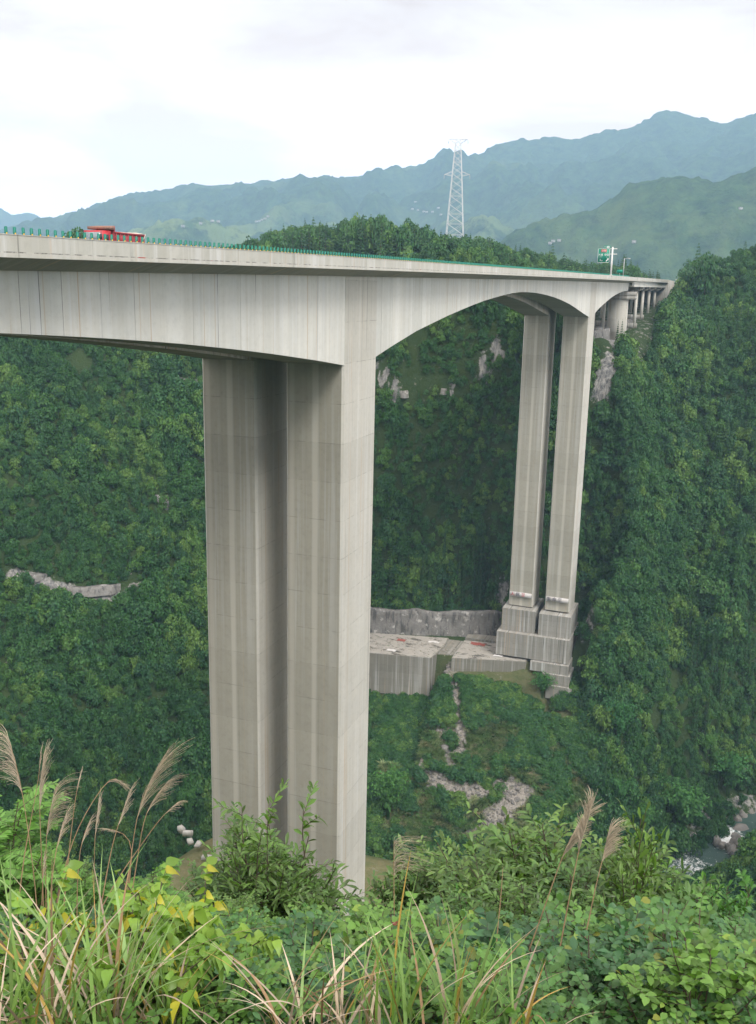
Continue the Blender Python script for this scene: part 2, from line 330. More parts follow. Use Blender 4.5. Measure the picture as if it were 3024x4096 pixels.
m, t, o = newmat('rock'); M['rock'] = m
tcn = N(t, 'ShaderNodeTexCoord'); P3 = tcn.outputs['Object']
rk = mix(t, (0.12, 0.118, 0.112), (0.30, 0.29, 0.27), noise(t, P3, 1.2, 6, 0.65))
rk = mix(t, rk, (0.08, 0.08, 0.078), r1(t, noise(t, P3, 1.0, 5, 0.6, (0.9, 0.9, 0.15)), [(0.5, 0), (0.62, 0.8)]))
rk = mix(t, rk, (0.50, 0.49, 0.46), r1(t, noise(t, P3, 1.0, 5, 0.6, (0.5, 0.5, 0.4)), [(0.58, 0), (0.66, 0.7)]))
finish(t, o, rk, 0.9, noise(t, P3, 2.5, 7, 0.65), 0.7, 0.4, 0.2)
M['boulder'] = plain('boulder', (0.22, 0.21, 0.195), 0.85, var=0.35, scale=0.9)
m, t, o = newmat('river_water'); M['water'] = m
tcn = N(t, 'ShaderNodeTexCoord'); P3 = tcn.outputs['Object']; fa = N(t, 'ShaderNodeAttribute', attribute_name='foam')
wv = noise(t, P3, 0.7, 6, 0.7, (1, 1, 1), 1.0)
fm = r1(t, math_(t, 'ADD', fa.outputs['Fac'], math_(t, 'MULTIPLY', math_(t, 'SUBTRACT', noise(t, P3, 0.55, 9, 0.8, (1, 1, 1), 1.6), 0.5), 2.6)), [(0.42, 0), (0.56, 0.55), (0.75, 1)])
b = finish(t, o, mix(t, (0.055, 0.095, 0.085), (0.80, 0.83, 0.84), fm), 0.15, wv, 0.5, 0.3, 0.5)
t.links.new(r1(t, fm, [(0, 0.12), (1, 0.8)]), b.inputs['Roughness'])

# ------------------------------------------------------------------ bridge alignment
KC, GR, KZ = 0.00022, 0.01244, -1e-5
BW, BG, CO, CI = 7.0, 3.887, 2.713, 1.85      # box width, gap, outer and inner cantilever
HJ, HT, HP = 9.44, 10.16, 11.354
def axis(s):
    th = KC * s; return np.array([(1 - math.cos(th)) / KC, math.sin(th) / KC]), np.array([-math.cos(th), math.sin(th)])
def BP(s, lat, z):
    c, n = axis(s); q = c + n * lat; return np.array([q[0], q[1], GR * s + KZ * s * s + z])
def bhead(s): return KC * s       # heading, clockwise from +Y
# ------------------------------------------------------------------ valley terrain
RIV = np.array([(-330, -60), (-200, 5), (-95, 55), (-40, 88), (5, 108), (32, 129), (55, 157), (80, 182), (130, 215), (260, 290), (420, 380)], float)
def polydist(x, y, L):
    d = np.full(np.shape(x), 1e9); tt = np.zeros(np.shape(x)); acc = 0
    for a, b in zip(L[:-1], L[1:]):
        ab = b - a; l2 = ab @ ab; t_ = np.clip(((x - a[0]) * ab[0] + (y - a[1]) * ab[1]) / l2, 0, 1)
        q = np.hypot(x - a[0] - ab[0] * t_, y - a[1] - ab[1] * t_); k = q < d
        tt = np.where(k, acc + t_ * math.sqrt(l2), tt); d = np.where(k, q, d); acc += math.sqrt(l2)
    return d, tt
A = []
for X, col in {
    -500: [(700, 430), (1000, 380), (1270, 350), (1600, 310)],
    -200: [(620, 440), (740, 390), (1000, 350), (1270, 310), (1600, 265)],
    0: [(590, 420), (740, 350), (1000, 317), (1270, 286), (1600, 246), (1850, 216)],
    250: [(600, 420), (755, 345), (1000, 314), (1290, 284), (1600, 250), (1850, 222)],
    500: [(590, 415), (800, 333), (1000, 312), (1300, 286), (1600, 256), (1880, 228)],
    820: [(640, 360), (780, 315), (1000, 304), (1200, 295), (1345, 287)],
    1000: [(640, 345), (720, 304), (900, 298), (1100, 293), (1345, 284)],
    1050: [(1560, 246), (1700, 236), (1860, 222)],
    850: [(1545, 250), (1700, 236), (1860, 220)],
    1300: [(1000, 291), (1300, 276), (1560, 262), (1750, 243)],
    1340: [(800, 310), (760, 316)],
    1450: [(700, 372), (800, 346), (1100, 314), (1400, 290), (1700, 252), (1830, 236)],
    1580: [(590, 400), (700, 376)],
    1650: [(605, 390), (700, 365), (900, 340), (1100, 320), (1300, 300), (1500, 280), (1700, 254)],
    1850: [(560, 410), (900, 352), (1300, 312), (1600, 280)],
    2300: [(560, 430), (900, 380), (1300, 340)]}.items():
    for Y, R in col: A.append(at(X, Y, R))
for X, Y, R in [(560, 553, 430), (700, 532, 440), (850, 520, 445), (1000, 545, 440), (1140, 585, 430)]: A.append(at(X, Y, R))
A += [(-360, 420, 0), (-100, 420, 8), (0, 430, 5), (100, 420, 8), (250, 400, 40), (-250, 560, -40), (60, 600, -30), (-420, 300, 5), (300, 560, 20)]
A += [(5, 237, -6), (9, 257, -2.5), (10, 272, -0.5), (11, 286, 1.5), (12, 316, 5), (13, 335, 9.5), (-8, 240, -8), (-9, 270, -2), (-8, 300, 3), (-3, 340, 10), (12, 380, 13.5), (-5, 380, 13.5)]
A += [(-14, 176, -97), (2, 176, -99), (-5, 190, -88)]
# near bank
NB, MBv = np.array([-0.25, 0.97]), np.array([0.97, 0.25])
for w in (-170, -60, 0, 70, 170):
    for tt, z in ((-60, 30), (-25, 14), (0, 6.4), (6, 3.2), (12, -1.6), (25, -12.8), (50, -34), (100, -72), (150, -106)):
        if w == -60 and tt in (100, 150): continue
        q = CAM[:2] + NB * tt + MBv * w; A.append((q[0], q[1], z + (1.5 if abs(w) > 100 else 0)))
A += [(-24, 2, -73), (-12, 3, -73.5), (0, 5, -74), (6, 24, -77), (-22, 24, -79), (20, 5, -72), (-8, -20, -64), (-30, -30, -62), (0, -88, -2), (0, -110, 8)]
for q in RIV[1:-1]: A.append((q[0], q[1], -141))
A = np.array(A, float)
def tps(r2): return np.where(r2 > 0, 0.5 * r2 * np.log(np.maximum(r2, 1e-12)), 0)
SCL = 100.0; a2 = A[:, :2] / SCL
K = tps(((a2[:, None] - a2[None]) ** 2).sum(-1)) + np.eye(len(A)) * 0.0015
Pm = np.c_[np.ones(len(A)), a2]; n_anchor = len(A)
sol = np.linalg.solve(np.block([[K, Pm], [Pm.T, np.zeros((3, 3))]]), np.r_[A[:, 2], 0, 0, 0])
def base_h(x, y):
    sh = np.shape(x); x = np.ravel(x).astype(float) / SCL; y = np.ravel(y).astype(float) / SCL; out = np.empty(len(x))
    for i in range(0, len(x), 20000):
        xx, yy = x[i:i + 20000], y[i:i + 20000]
        out[i:i + 20000] = tps((xx[:, None] - a2[None, :, 0]) ** 2 + (yy[:, None] - a2[None, :, 1]) ** 2) @ sol[:n_anchor] + sol[n_anchor] + sol[n_anchor + 1] * xx + sol[n_anchor + 2] * yy
    return out.reshape(sh)
PLAT = np.array([(-60, 152.5), (-27.7, 158.5), (-1.5, 164.0), (4, 166), (4, 184), (-24, 180.5), (-40, 176.0), (-60, 169)], float)   # construction platform, counterclockwise
def sdpoly(x, y, P):
    d = np.full(np.shape(x), 1e9); ins = np.zeros(np.shape(x), bool); n = len(P)
    for i in range(n):
        a, b = P[i], P[(i + 1) % n]; ab = b - a; t_ = np.clip(((x - a[0]) * ab[0] + (y - a[1]) * ab[1]) / (ab @ ab), 0, 1)
        d = np.minimum(d, np.hypot(x - a[0] - ab[0] * t_, y - a[1] - ab[1] * t_))
        c = ((a[1] > y) != (b[1] > y)) & (x < (b[0] - a[0]) * (y - a[1]) / (b[1] - a[1] + 1e-12) + a[0]); ins ^= c
    return np.where(ins, -d, d)
PZ = -98.0
def H(x, y):
    x = np.asarray(x, float); y = np.asarray(y, float)
    z = base_h(x, y)
    dc = np.hypot(x - CAM[0], y - CAM[1])
    sp = sdpoly(x, y, PLAT)
    br = np.abs(x + 7 - 0.00011 * y * y)            # distance from the bridge line
    amp = np.clip((dc - 30) / 60, 0, 1) * (0.35 + 0.65 * np.clip(br / 30 - 0.5, 0, 1)) * np.clip(sp / 10, 0.0, 1)
    z = z + amp * (4.5 * fbm(x / 34, y / 34, 4, 3) + 1.2 * fbm(x / 7, y / 7, 3, 9))
    z = z + np.clip(1 - amp, 0, 1) * 0.15 * fbm(x / 1.3, y / 1.3, 3, 5)
    # gullies and ribs running down the far slope
    z = z + np.clip((y - 150) / 60, 0, 1) * np.clip(sp / 25, 0, 1) * 5 * fbm(x / 26 + y / 200, y / 160, 3, 21)
    # platform cut and fill
    z = np.where(sp < 0.3, PZ - 0.6, z)
    back = (sp > 0) & (y > 163 + 0.19 * (x + 60))
    z = np.where(back, np.minimum(z, PZ - 0.6 + np.clip(sp - 6.5, 0, 1e9) * 5.0), z)
    front = (sp > -3.2) & (y < 160 + 0.19 * (x + 60)) & ~back & (sp < 30) & (x > -75) & (x < 12)
    z = np.where(front, np.minimum(z, PZ - np.where(x < -31, 13.0, 5.0) - 0.75 * sp), z)
    # terrace by the near pier
    tz = np.hypot(np.maximum(np.abs(x + 8) - 17, 0), np.maximum(np.abs(y - 6) - 12, 0))
    z = z + (-74 - z) * np.clip(1 - tz / 9, 0, 1)
    d, _ = polydist(x, y, RIV)
    z = np.minimum(z, -142.5 + np.clip(d - 5.5, 0, 1e9) * 0.9 + np.clip(d - 22, 0, 1e9) * 3)
    # road cutting beyond the far abutment
    rl = np.abs(x - (0.00011 * y * y) + 7.0)
    rd = np.clip((y - 318) / 10, 0, 1) * (y < 520)
    z = np.where(rd > 0, np.where(rl < 13.5, np.minimum(z, 12.4), np.minimum(z, 12.4 + (rl - 13.5) * 1.1 + 1e3 * (rd < 1))), z)
    und = (y > 225) & (y < 326) & (rl < 16)
    z = np.where(und, np.minimum(z, -5 + (y - 237) * 0.13), z)
    return z
def H1(x, y): return float(H(np.array([x]), np.array([y]))[0])
GS = 2.0; gx = np.arange(-420, 361, GS); gy = np.arange(-190, 601, GS)
GX, GY = np.meshgrid(gx, gy); GZ = H(GX, GY)
def Hg(x, y):      # bilinear on the mesh grid
    x = np.asarray(x, float); y = np.asarray(y, float)
    i = np.clip(((x - gx[0]) / GS).astype(int), 0, len(gx) - 2); j = np.clip(((y - gy[0]) / GS).astype(int), 0, len(gy) - 2)
    fx = np.clip((x - gx[i]) / GS, 0, 1); fy = np.clip((y - gy[j]) / GS, 0, 1)
    return (GZ[j, i] * (1 - fx) + GZ[j, i + 1] * fx) * (1 - fy) + (GZ[j + 1, i] * (1 - fx) + GZ[j + 1, i + 1] * fx) * fy
def hit(X, Y, r0=130.0, r1=560.0):
    d = ray(X, Y); d = d / math.hypot(d[0], d[1]); r = np.arange(r0, r1, 0.5)
    x = CAM[0] + d[0] * r; y = CAM[1] + d[1] * r; z = CAM[2] + d[2] * r; k = np.nonzero(z < Hg(x, y))[0]
    i = k[0] if len(k) else len(r) - 1
    return np.array([x[i], y[i], Hg(x[i], y[i])])
def zone(specs):
    """specs: polylines of (X, Y) seen places with a width in metres -> mask over the terrain, worked out in world metres"""
    out = []
    for w, pts in specs:
        out.append((w, np.array([hit(*p) for p in pts])))
    return out
ROCKZ = zone([(2.6, [(25, 1262), (80, 1272), (130, 1287), (190, 1302), (262, 1308)]), (2.0, [(290, 1290), (350, 1272)]), (2.6, [(395, 838), (440, 845)]),
    (2.0, [(345, 1092), (372, 1108)]), (1.8, [(430, 1022), (441, 1030)]), (3.2, [(828, 815), (850, 850), (885, 868)]), (2.4, [(1045, 800), (1055, 815)]), (2.2, [(950, 850), (985, 858)]),
    (2.4, [(1075, 765), (1100, 780)]), (3.4, [(1312, 705), (1335, 745), (1330, 800), (1310, 880)]), (3.2, [(1375, 700), (1352, 725)]), (2.5, [(1290, 1360), (1300, 1400)]), (3.0, [(1255, 1450), (1275, 1490)]), (2.5, [(1090, 1330), (1100, 1310)])])
DEBZ = zone([(2.4, [(978, 1462), (990, 1500), (1000, 1540), (1003, 1600)]), (2.0, [(960, 1590), (975, 1640), (985, 1690)]), (2.0, [(1015, 1600), (1005, 1650)]), (3.4, [(925, 1675), (945, 1700), (985, 1725), (1030, 1735), (1060, 1730)]),
    (3.6, [(1090, 1722), (1125, 1722), (1150, 1738)]), (5.0, [(1125, 1745), (1100, 1775), (1080, 1795)]), (1.6, [(1060, 1805), (1025, 1825)]), (1.2, [(1225, 1580), (1235, 1620)]), (1.4, [(1285, 1510), (1300, 1560)]), (1.2, [(1220, 1790), (1228, 1820)]), (1.2, [(930, 1855), (950, 1860)])])
def zmask(x, y, Z, soft=1.0):
    m_ = np.zeros(np.shape(x))
    for w, P in Z:
        zz_ = Hg(x, y); d = np.full(np.shape(x), 1e9)
        for a, b in zip(P[:-1], P[1:]):
            ab = b - a; t_ = np.clip(((x - a[0]) * ab[0] + (y - a[1]) * ab[1] + (zz_ - a[2]) * ab[2]) / (ab @ ab), 0, 1)
            d = np.minimum(d, np.sqrt((x - a[0] - ab[0] * t_) ** 2 + (y - a[1] - ab[1] * t_) ** 2 + (zz_ - a[2] - ab[2] * t_) ** 2))
        m_ = np.maximum(m_, np.clip(1.25 - d / w * 0.95, 0, 1))
    return m_
rockm = zmask(GX, GY, ROCKZ); debm = zmask(GX, GY, DEBZ)
SCR = np.array([hit(*p)[:2] for p in [(806, 1545), (950, 1530), (985, 1475), (1165, 1455), (1235, 1560), (1300, 1640), (1275, 1740), (1225, 1850), (1000, 1868), (806, 1868)]])
soilm = np.clip(1 - sdpoly(GX, GY, SCR) / 6, 0, 1) * 0.55
soilm = np.maximum(soilm, np.clip(1 - (np.hypot(np.maximum(np.abs(GX + 8) - 20, 0), np.maximum(np.abs(GY - 6) - 13, 0))) / 5, 0, 1))
soilm = np.maximum(soilm, 0.7 * ((np.abs(GX - 0.00011 * GY ** 2 - 5) < 16) & (GY > 322)))
rockm = np.maximum(rockm, 0.5 * ((polydist(GX, GY, RIV)[0] < 15) & (GX > 40)))
rockm = np.maximum(rockm, 0.38 * ((GY > 223) & (GY < 326) & (np.abs(GX + 7 - 0.00011 * GY ** 2) < 15)))
ny, nx = GX.shape; idx = np.arange(nx * ny).reshape(ny, nx)
F = np.stack([idx[:-1, :-1], idx[:-1, 1:], idx[1:, 1:], idx[1:, :-1]], -1).reshape(-1, 4)
me = mesh_np('valley_ground', np.stack([GX, GY, GZ], -1).reshape(-1, 3), F, M['ground'], smooth=True, attr=dict(rock=rockm.ravel(), debris=debm.ravel(), soil=soilm.ravel()))
link('valley_ground', me, label='wooded gorge slopes falling to a narrow river', kind='structure')

# ------------------------------------------------------------------ mountains out to the horizon
def interp(xs, tab): return np.interp(xs, [a for a, b in tab], [b for a, b in tab])
RIDGE = [(-900, 560), (-300, 520), (0, 508), (60, 489), (110, 476), (150, 466), (200, 452), (245, 436), (290, 424), (335, 420), (370, 415), (400, 409), (425, 407), (455, 410), (520, 403), (560, 398), (620, 390), (665, 391), (715, 387),
    (760, 385), (800, 383), (830, 372), (870, 370), (920, 358), (950, 345), (968, 328), (985, 329), (1000, 342), (1020, 345), (1055, 335), (1068, 319), (1090, 311), (1150, 301), (1200, 299), (1240, 301), (1290, 296), (1340, 285),
    (1380, 276), (1415, 257), (1440, 248), (1460, 245), (1500, 250), (1540, 258), (1590, 266), (1620, 256), (1652, 245), (1900, 190), (2600, 230)]
GREEN = [(-900, 560), (300, 540), (900, 548), (1050, 545), (1095, 528), (1130, 500), (1180, 482), (1250, 466), (1300, 446), (1340, 430), (1372, 402), (1400, 390), (1430, 383), (1470, 381), (1500, 386), (1560, 392), (1620, 372), (1700, 350), (2000, 330), (2600, 350)]
FOOT = [(-900, 560), (200, 540), (330, 505), (420, 492), (520, 470), (600, 458), (700, 440), (800, 448), (900, 455), (1000, 450), (1100, 470), (1200, 480), (1400, 470), (1700, 440), (2600, 420)]
naz = 820; az = np.linspace(R_(-75), R_(60), naz)
yaw0 = math.atan2(FW[0], FW[1])
rel = np.clip(az - yaw0, -1.2, 1.2); Xc = 826 + np.tan(rel) * FPX * math.cos(math.asin(-FW[2])) * 0.97
def elev(tab):     # tangent of the elevation of a skyline seen over each azimuth
    Y = interp(Xc, tab); out = []
    for X_, Y_, a_ in zip(Xc, Y, az):
        X2 = X_
        for _ in range(3):
            d = ray(X2, Y_); e = math.atan2(d[0], d[1]) - a_; X2 -= e * FPX
        Yv = float(np.interp(X2, [q[0] for q in tab], [q[1] for q in tab])); d = ray(X2, Yv); out.append(d[2] / math.hypot(d[0], d[1]))
    return np.array(out)
eR, eG, eF = elev(RIDGE), elev(GREEN), elev(FOOT)
rr = np.concatenate([np.arange(420, 900, 30), np.arange(900, 2600, 24), np.arange(2600, 5200, 28), np.geomspace(5400, 8300, 24)])
AZ, RR = np.meshgrid(az, rr)
MX, MY = CAM[0] + np.sin(AZ) * RR, CAM[1] + np.cos(AZ) * RR
farL = np.clip((-az + R_(-36)) / R_(6), 0, 1)     # pale far range seen only at the left edge
far_h = 8 + 7600 * (0.0600 + 0.005 * np.sin(az * 60) + 0.003 * np.sin(az * 173))
knots = [(420, -50 + 0 * az), (620, -95 + 0 * az), (1100, -60 + 0 * az), (2150, 8 + 2150 * eG), (2600, np.minimum(8 + 2600 * eG - 60, 8 + 2900 * eF - 40)), (3050, 8 + 3050 * eF), (3350, 8 + 3350 * eF + 25), (4900, 8 + 4900 * eR), (5700, 250 + 0 * az), (6600, 200 + 0 * az), (7600, far_h), (8400, 200 + 0 * az)]
kr = np.array([k[0] for k in knots]); kz = np.array([np.broadcast_to(k[1], az.shape) for k in knots])
MZ = np.empty_like(MX)
ii = np.clip(np.searchsorted(kr, rr, 'right') - 1, 0, len(kr) - 2)
for j, r_ in enumerate(rr):
    i = ii[j]; f = (r_ - kr[i]) / (kr[i + 1] - kr[i]); f = np.clip(f, 0, 1)
    f = f * 0.55 + 0.45 * (f * f * (3 - 2 * f)); MZ[j] = kz[i] * (1 - f) + kz[i + 1] * f
near_ridge = np.exp(-((RR - 2150) / 170) ** 2) + np.exp(-((RR - 4900) / 260) ** 2) + np.exp(-((RR - 7600) / 500) ** 2)
wt = np.clip((RR - 700) / 900, 0, 1) * (1 - np.clip(near_ridge, 0, 0.93))
rid = 1 - np.abs(fbm(MX / 620 + 0.3 * fbm(MX / 300, MY / 300, 2, 60), MY / 620, 4, 33)) * 2.2
MZ += wt * (170 * rid - 160) + wt * 75 * fbm(MX / 240, MY / 240, 4, 44)
MZ += np.clip((RR - 700) / 900, 0, 1) * (16 * fbm(MX / 55, MY / 55, 4, 70) * np.clip(RR / 3000, 0.4, 1.2) + 9 * fbm(MX / 18, MY / 18, 2, 71))
fields = np.exp(-((RR - 3150) / 420) ** 2) * np.clip((1250 - Xc) / 300, 0, 1) * 0.9 + 0.22 * np.exp(-((RR - 1700) / 350) ** 2)
ny, nx = MX.shape; idx = np.arange(nx * ny).reshape(ny, nx)
F = np.stack([idx[:-1, :-1], idx[1:, :-1], idx[1:, 1:], idx[:-1, 1:]], -1).reshape(-1, 4)
me = mesh_np('mountains', np.stack([MX, MY, MZ], -1).reshape(-1, 3), F[:, ::-1], M['mountain'], smooth=True, attr=dict(fields=fields.ravel()))
link('mountains', me, label='forested blue mountain ranges behind the bridge', kind='structure')
def mhit(X, Y, r0, r1):
    d = ray(X, Y); a_ = math.atan2(d[0], d[1]); i = int(np.argmin(np.abs(az - a_))); tn = d[2] / math.hypot(d[0], d[1])
    zz = CAM[2] + tn * rr; k = np.nonzero((zz < MZ[:, i]) & (rr > r0) & (rr < r1))[0]; j = k[0] if len(k) else int(np.argmin(np.abs(rr - r1)))
    return np.array([MX[j, i], MY[j, i], MZ[j, i]]), a_
# ------------------------------------------------------------------ bridge
SOF = [(-110, 7.35), (-95, 7.2), (-75, 7.0), (-64, 6.6), (-53.8, 5.93), (-44.2, 5.15), (-34.8, 4.26), (-24.4, 3.1), (-18, 2.32), (-11.6, 1.49), (-5, 0.6), (0, -0.15), (10.46, 0.1), (15, 0.85), (26, 2.44), (39.8, 3.95), (53.4, 5.2),
       (62, 5.9), (72.7, 6.53), (82, 6.98), (91, 7.15), (101.6, 6.95), (113.9, 6.38), (122, 5.85), (131.8, 5.02), (142, 3.95), (152.1, 2.6), (160, 1.45), (170.2, 0.1), (179.25, 0.95), (187, 2.4), (195.8, 3.6), (205, 4.9), (215.2, 5.95), (226, 6.7), (238, 7.0)]
ZF = 0.72
def soffit(s):
    z = float(np.interp(s, [a for a, b in SOF], [b for a, b in SOF])); return z
def loft(name, mat, parent, prof, ss, skip=(), uvk='z', caps=True, **kw):
    """prof(s) -> list of (lat, z); swept along the bridge line. skip: edges of the outline left open"""
    mb = MB(); n = len(prof(ss[0])); V = []; UV = []; F = []
    rows = []
    for s in ss:
        pr = prof(s); rows.append([BP(s, la, z) for la, z in pr])
    for e in range(n):
        if e in skip: continue
        f = (e + 1) % n; Vv = []; Uv = []
        for i, s in enumerate(ss):
            a, b = rows[i][e], rows[i][f]; pa, pb = prof(s)[e], prof(s)[f]
            steep = abs(pb[1] - pa[1]) > 0.5 * abs(pb[0] - pa[0])
            Vv += [a, b]; Uv += [(s, pa[1] if steep else pa[0]), (s, pb[1] if steep else pb[0])]
        mb.add(Vv, [(2 * i, 2 * i + 1, 2 * i + 3, 2 * i + 2) for i in range(len(ss) - 1)], Uv)
    if caps:
        for i in (0, -1):
            P = rows[i]; mb.add(P, [tuple(range(n)) if i else tuple(range(n - 1, -1, -1))], [(la, z) for la, z in prof(ss[i])])
    return mb.obj(name, mat, parent, **kw)
def font_mesh(cu):
    t_ = bpy.data.objects.new('tmp', cu); COL.objects.link(t_); bpy.context.view_layer.update()
    me = bpy.data.meshes.new_from_object(t_.evaluated_get(bpy.context.evaluated_depsgraph_get())); mt = cu.materials[0]
    bpy.data.objects.remove(t_); bpy.data.curves.remove(cu)
    if not me.materials: me.materials.append(mt)
    return me
SS = sorted(set(list(np.arange(-94, 238.1, 4.0)) + [0, 10.46, 170.2, 179.25, 238]))
GLAT = {}
def carriageway(l0, name, label, out_left):
    """l0: lateral offset of the box's right web. out_left True: the outer edge is on the left (far) side"""
    cr_, cl_ = (CO, CI) if not out_left else (CI, CO)
    root = empty(name, BP(0, l0, 0) * 0, label=label, cat='bridge', group='parallel bridges across the gorge')
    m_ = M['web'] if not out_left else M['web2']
    # two webs, soffit, wings: one girder
    # visible web faces
    g = loft('box_girder', m_, root, lambda s: [(l0, HJ), (l0, soffit(s)), (l0 + BW, soffit(s)), (l0 + BW, HJ)], SS, skip=(1, 3))
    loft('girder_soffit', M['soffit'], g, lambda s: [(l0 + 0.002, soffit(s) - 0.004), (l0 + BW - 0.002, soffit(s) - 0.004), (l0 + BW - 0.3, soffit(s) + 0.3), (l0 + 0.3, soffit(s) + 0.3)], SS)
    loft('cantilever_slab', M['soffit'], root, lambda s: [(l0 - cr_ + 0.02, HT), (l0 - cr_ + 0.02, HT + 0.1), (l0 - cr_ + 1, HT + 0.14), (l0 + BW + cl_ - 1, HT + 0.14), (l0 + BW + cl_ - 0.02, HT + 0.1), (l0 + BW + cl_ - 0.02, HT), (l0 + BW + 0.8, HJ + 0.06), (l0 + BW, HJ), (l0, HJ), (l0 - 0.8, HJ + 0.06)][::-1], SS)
    loft('road_deck', M['asphalt'], root, lambda s: [(l0 - cr_ + 0.45, HT + 0.16), (l0 + BW + cl_ - 0.45, HT + 0.16), (l0 + BW + cl_ - 0.45, HT + 0.27), (l0 - cr_ + 0.45, HT + 0.27)][::-1], SS)
    for q, lat in enumerate((l0 - cr_ + 0.62, l0 + BW + cl_ - 0.62)):
        loft('lane_line', M['white'], root, lambda s: [(lat - 0.08, HT + 0.272), (lat + 0.08, HT + 0.272), (lat + 0.08, HT + 0.278), (lat - 0.08, HT + 0.278)][::-1], SS)
    for side in (-1, 1):
        e = l0 - cr_ if side < 0 else l0 + BW + cl_
        k = -side; outer = (side < 0) != out_left
        tp = HP if outer else HP - 0.25
        loft('parapet', M['parapet'], root, lambda s: ([(e, HT - 0.03), (e, HT + 0.235), (e + k * 0.012, HT + 0.25), (e + k * 0.012, tp - 0.04), (e - k * 0.015, tp - 0.04), (e - k * 0.015, tp), (e + k * 0.28, tp), (e + k * 0.32, HT + 0.6), (e + k * 0.5, HT + 0.3), (e + k * 0.5, HT + 0.152), (e + k * 0.03, HT - 0.03)][::k]), SS)
    # piers
    for j, (s0, L, dz, dep, zt) in enumerate(((0, 10.46, 0, 80.0, 0.0), (170.22, 9.03, ZF, 83.6, 0.0))):
        tx, ty = -0.0035, 0.0006
        mb = MB(); s1 = s0 + L; lo = l0 - 0.035; li = l0 + BW + 0.035; ch = 0.25
        def ring(z, top):
            d = max(0, (0 + dz) - z) if not top else 0
            a, b, c_, d_ = s0 - tx * d, s1 + tx * d, lo - ty * d, li + ty * d
            return [BP(a, c_ + ch, 0), BP(a + ch, c_, 0), BP(b - ch, c_, 0), BP(b, c_ + ch, 0), BP(b, d_ - ch, 0), BP(b - ch, d_, 0), BP(a + ch, d_, 0), BP(a, d_ - ch, 0)]
        zb = -dep + dz
        zl = list(np.linspace(zb, 0, 6)) + [HJ - 0.05]
        rings = []
        for z in zl:
            rg = np.array(ring(z, z > 0)); zz = z + (BP(s0 + L / 2, 0, 0)[2] if z > 0 else 0); rg[:, 2] = zz; rings.append(rg)
        per = [0]
        for i in range(8): per.append(per[-1] + np.linalg.norm(rings[0][i] - rings[0][(i + 1) % 8]))
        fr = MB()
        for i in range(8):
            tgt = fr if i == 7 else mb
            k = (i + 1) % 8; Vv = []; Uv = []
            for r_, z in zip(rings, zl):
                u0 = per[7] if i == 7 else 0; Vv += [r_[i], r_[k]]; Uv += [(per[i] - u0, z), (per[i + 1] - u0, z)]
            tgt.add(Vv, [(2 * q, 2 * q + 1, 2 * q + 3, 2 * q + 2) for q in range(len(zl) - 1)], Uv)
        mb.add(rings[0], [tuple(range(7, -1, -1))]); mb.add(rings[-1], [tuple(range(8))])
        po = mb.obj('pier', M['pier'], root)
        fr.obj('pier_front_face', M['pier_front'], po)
        if j == 1:
            c1 = BP(s0, l0 + BW / 2, 0); hd = -bhead(s0)
            txt, redc = ('生命至上', (3,)) if not out_left else ('人民至上', (2, 3))
            bb = MB().box((c1[0], c1[1] - 0.33, zb + 3.6), (BW - 0.35, 0.05, 1.5), rz=hd).obj('banner', M['banner'], po)
            for q, chh in enumerate(txt):
                cu = bpy.data.curves.new('banner_character', 'FONT'); cu.body = chh; cu.size = 1.25; cu.align_x = 'CENTER'; cu.align_y = 'CENTER'; cu.extrude = 0.01
                cu.materials.append(M['inkred' if (q in redc or q == 0 and out_left) else 'ink'])
                to = link('banner_character', font_mesh(cu), bb); to.location = (c1[0] - 2.4 + q * 1.6, c1[1] - 0.38, zb + 3.6); to.rotation_euler = (R_(90), 0, hd)
    return root
near_b = carriageway(0.0, 'concrete_bridge', 'nearer of the twin concrete bridges, its stained outer side facing the viewer', False)
far_b = carriageway(BW + BG, 'concrete_bridge', 'second parallel concrete bridge on the far side, carrying the red truck', True)

# red brick and rust patches and holes along the flange edge stay in the materials; foundations of the far piers
t = empty('pier_foundation', (-7, 175, -98), label='stepped stained concrete foundation under the two far piers', cat='foundation')
def fbox(x0, x1, y0, y1, z0, z1, name, mat='cap', parent=t):
    ox, oy, oz = parent.location if parent else (0, 0, 0)
    mb = MB(); P = np.array([(x0, y0, z0), (x1, y0, z0), (x1, y1, z0), (x0, y1, z0), (x0, y0, z1), (x1, y0, z1), (x1, y1, z1), (x0, y1, z1)], float) - np.array([ox, oy, oz])
    for f in ((4, 5, 6, 7), (0, 1, 5, 4), (1, 2, 6, 5), (2, 3, 7, 6), (3, 0, 4, 7), (0, 3, 2, 1)):
        Q = P[list(f)]; n = np.cross(Q[1] - Q[0], Q[2] - Q[1]); hz = abs(n[2]) > np.linalg.norm(n) * 0.7
        mb.add(Q, [(0, 1, 2, 3)], [((q[0], q[1]) if hz else (q[0] + q[1] + x0, q[2])) for q in Q])
    return mb.obj(name, M[mat], parent)
fbox(-15.95, -6.0, 168.2, 182.0, -89.9, -83.2, 'upper_step'); fbox(-4.9, 4.35, 167.6, 182.2, -90.1, -83.35, 'upper_step')
fbox(-16.9, 4.6, 166.2, 184, -97.2, -90.0, 'middle_step'); fbox(-6.2, 5.0, 165.0, 184, -100.2, -97.4, 'lower_step')
fbox(-2.5, 5.6, 164.2, 184, -103.4, -100.25, 'lower_step'); fbox(-1.0, 6.6, 163.4, 183, -107.4, -103.45, 'lower_step')
for k in range(5):
    fbox(1.2 - 0.5 * k, 7.3 - 0.25 * k, 162.8 - 0.5 * k, 178, -109.0 - 1.75 * k - 0.03, -107.45 - 1.75 * k + (0.0 if k == 0 else 0.17), 'footing_course')
t2 = empty('work_platform', (-30, 165, -98), label='abandoned concrete work platform littered with rubble, left of the far piers', cat='platform')
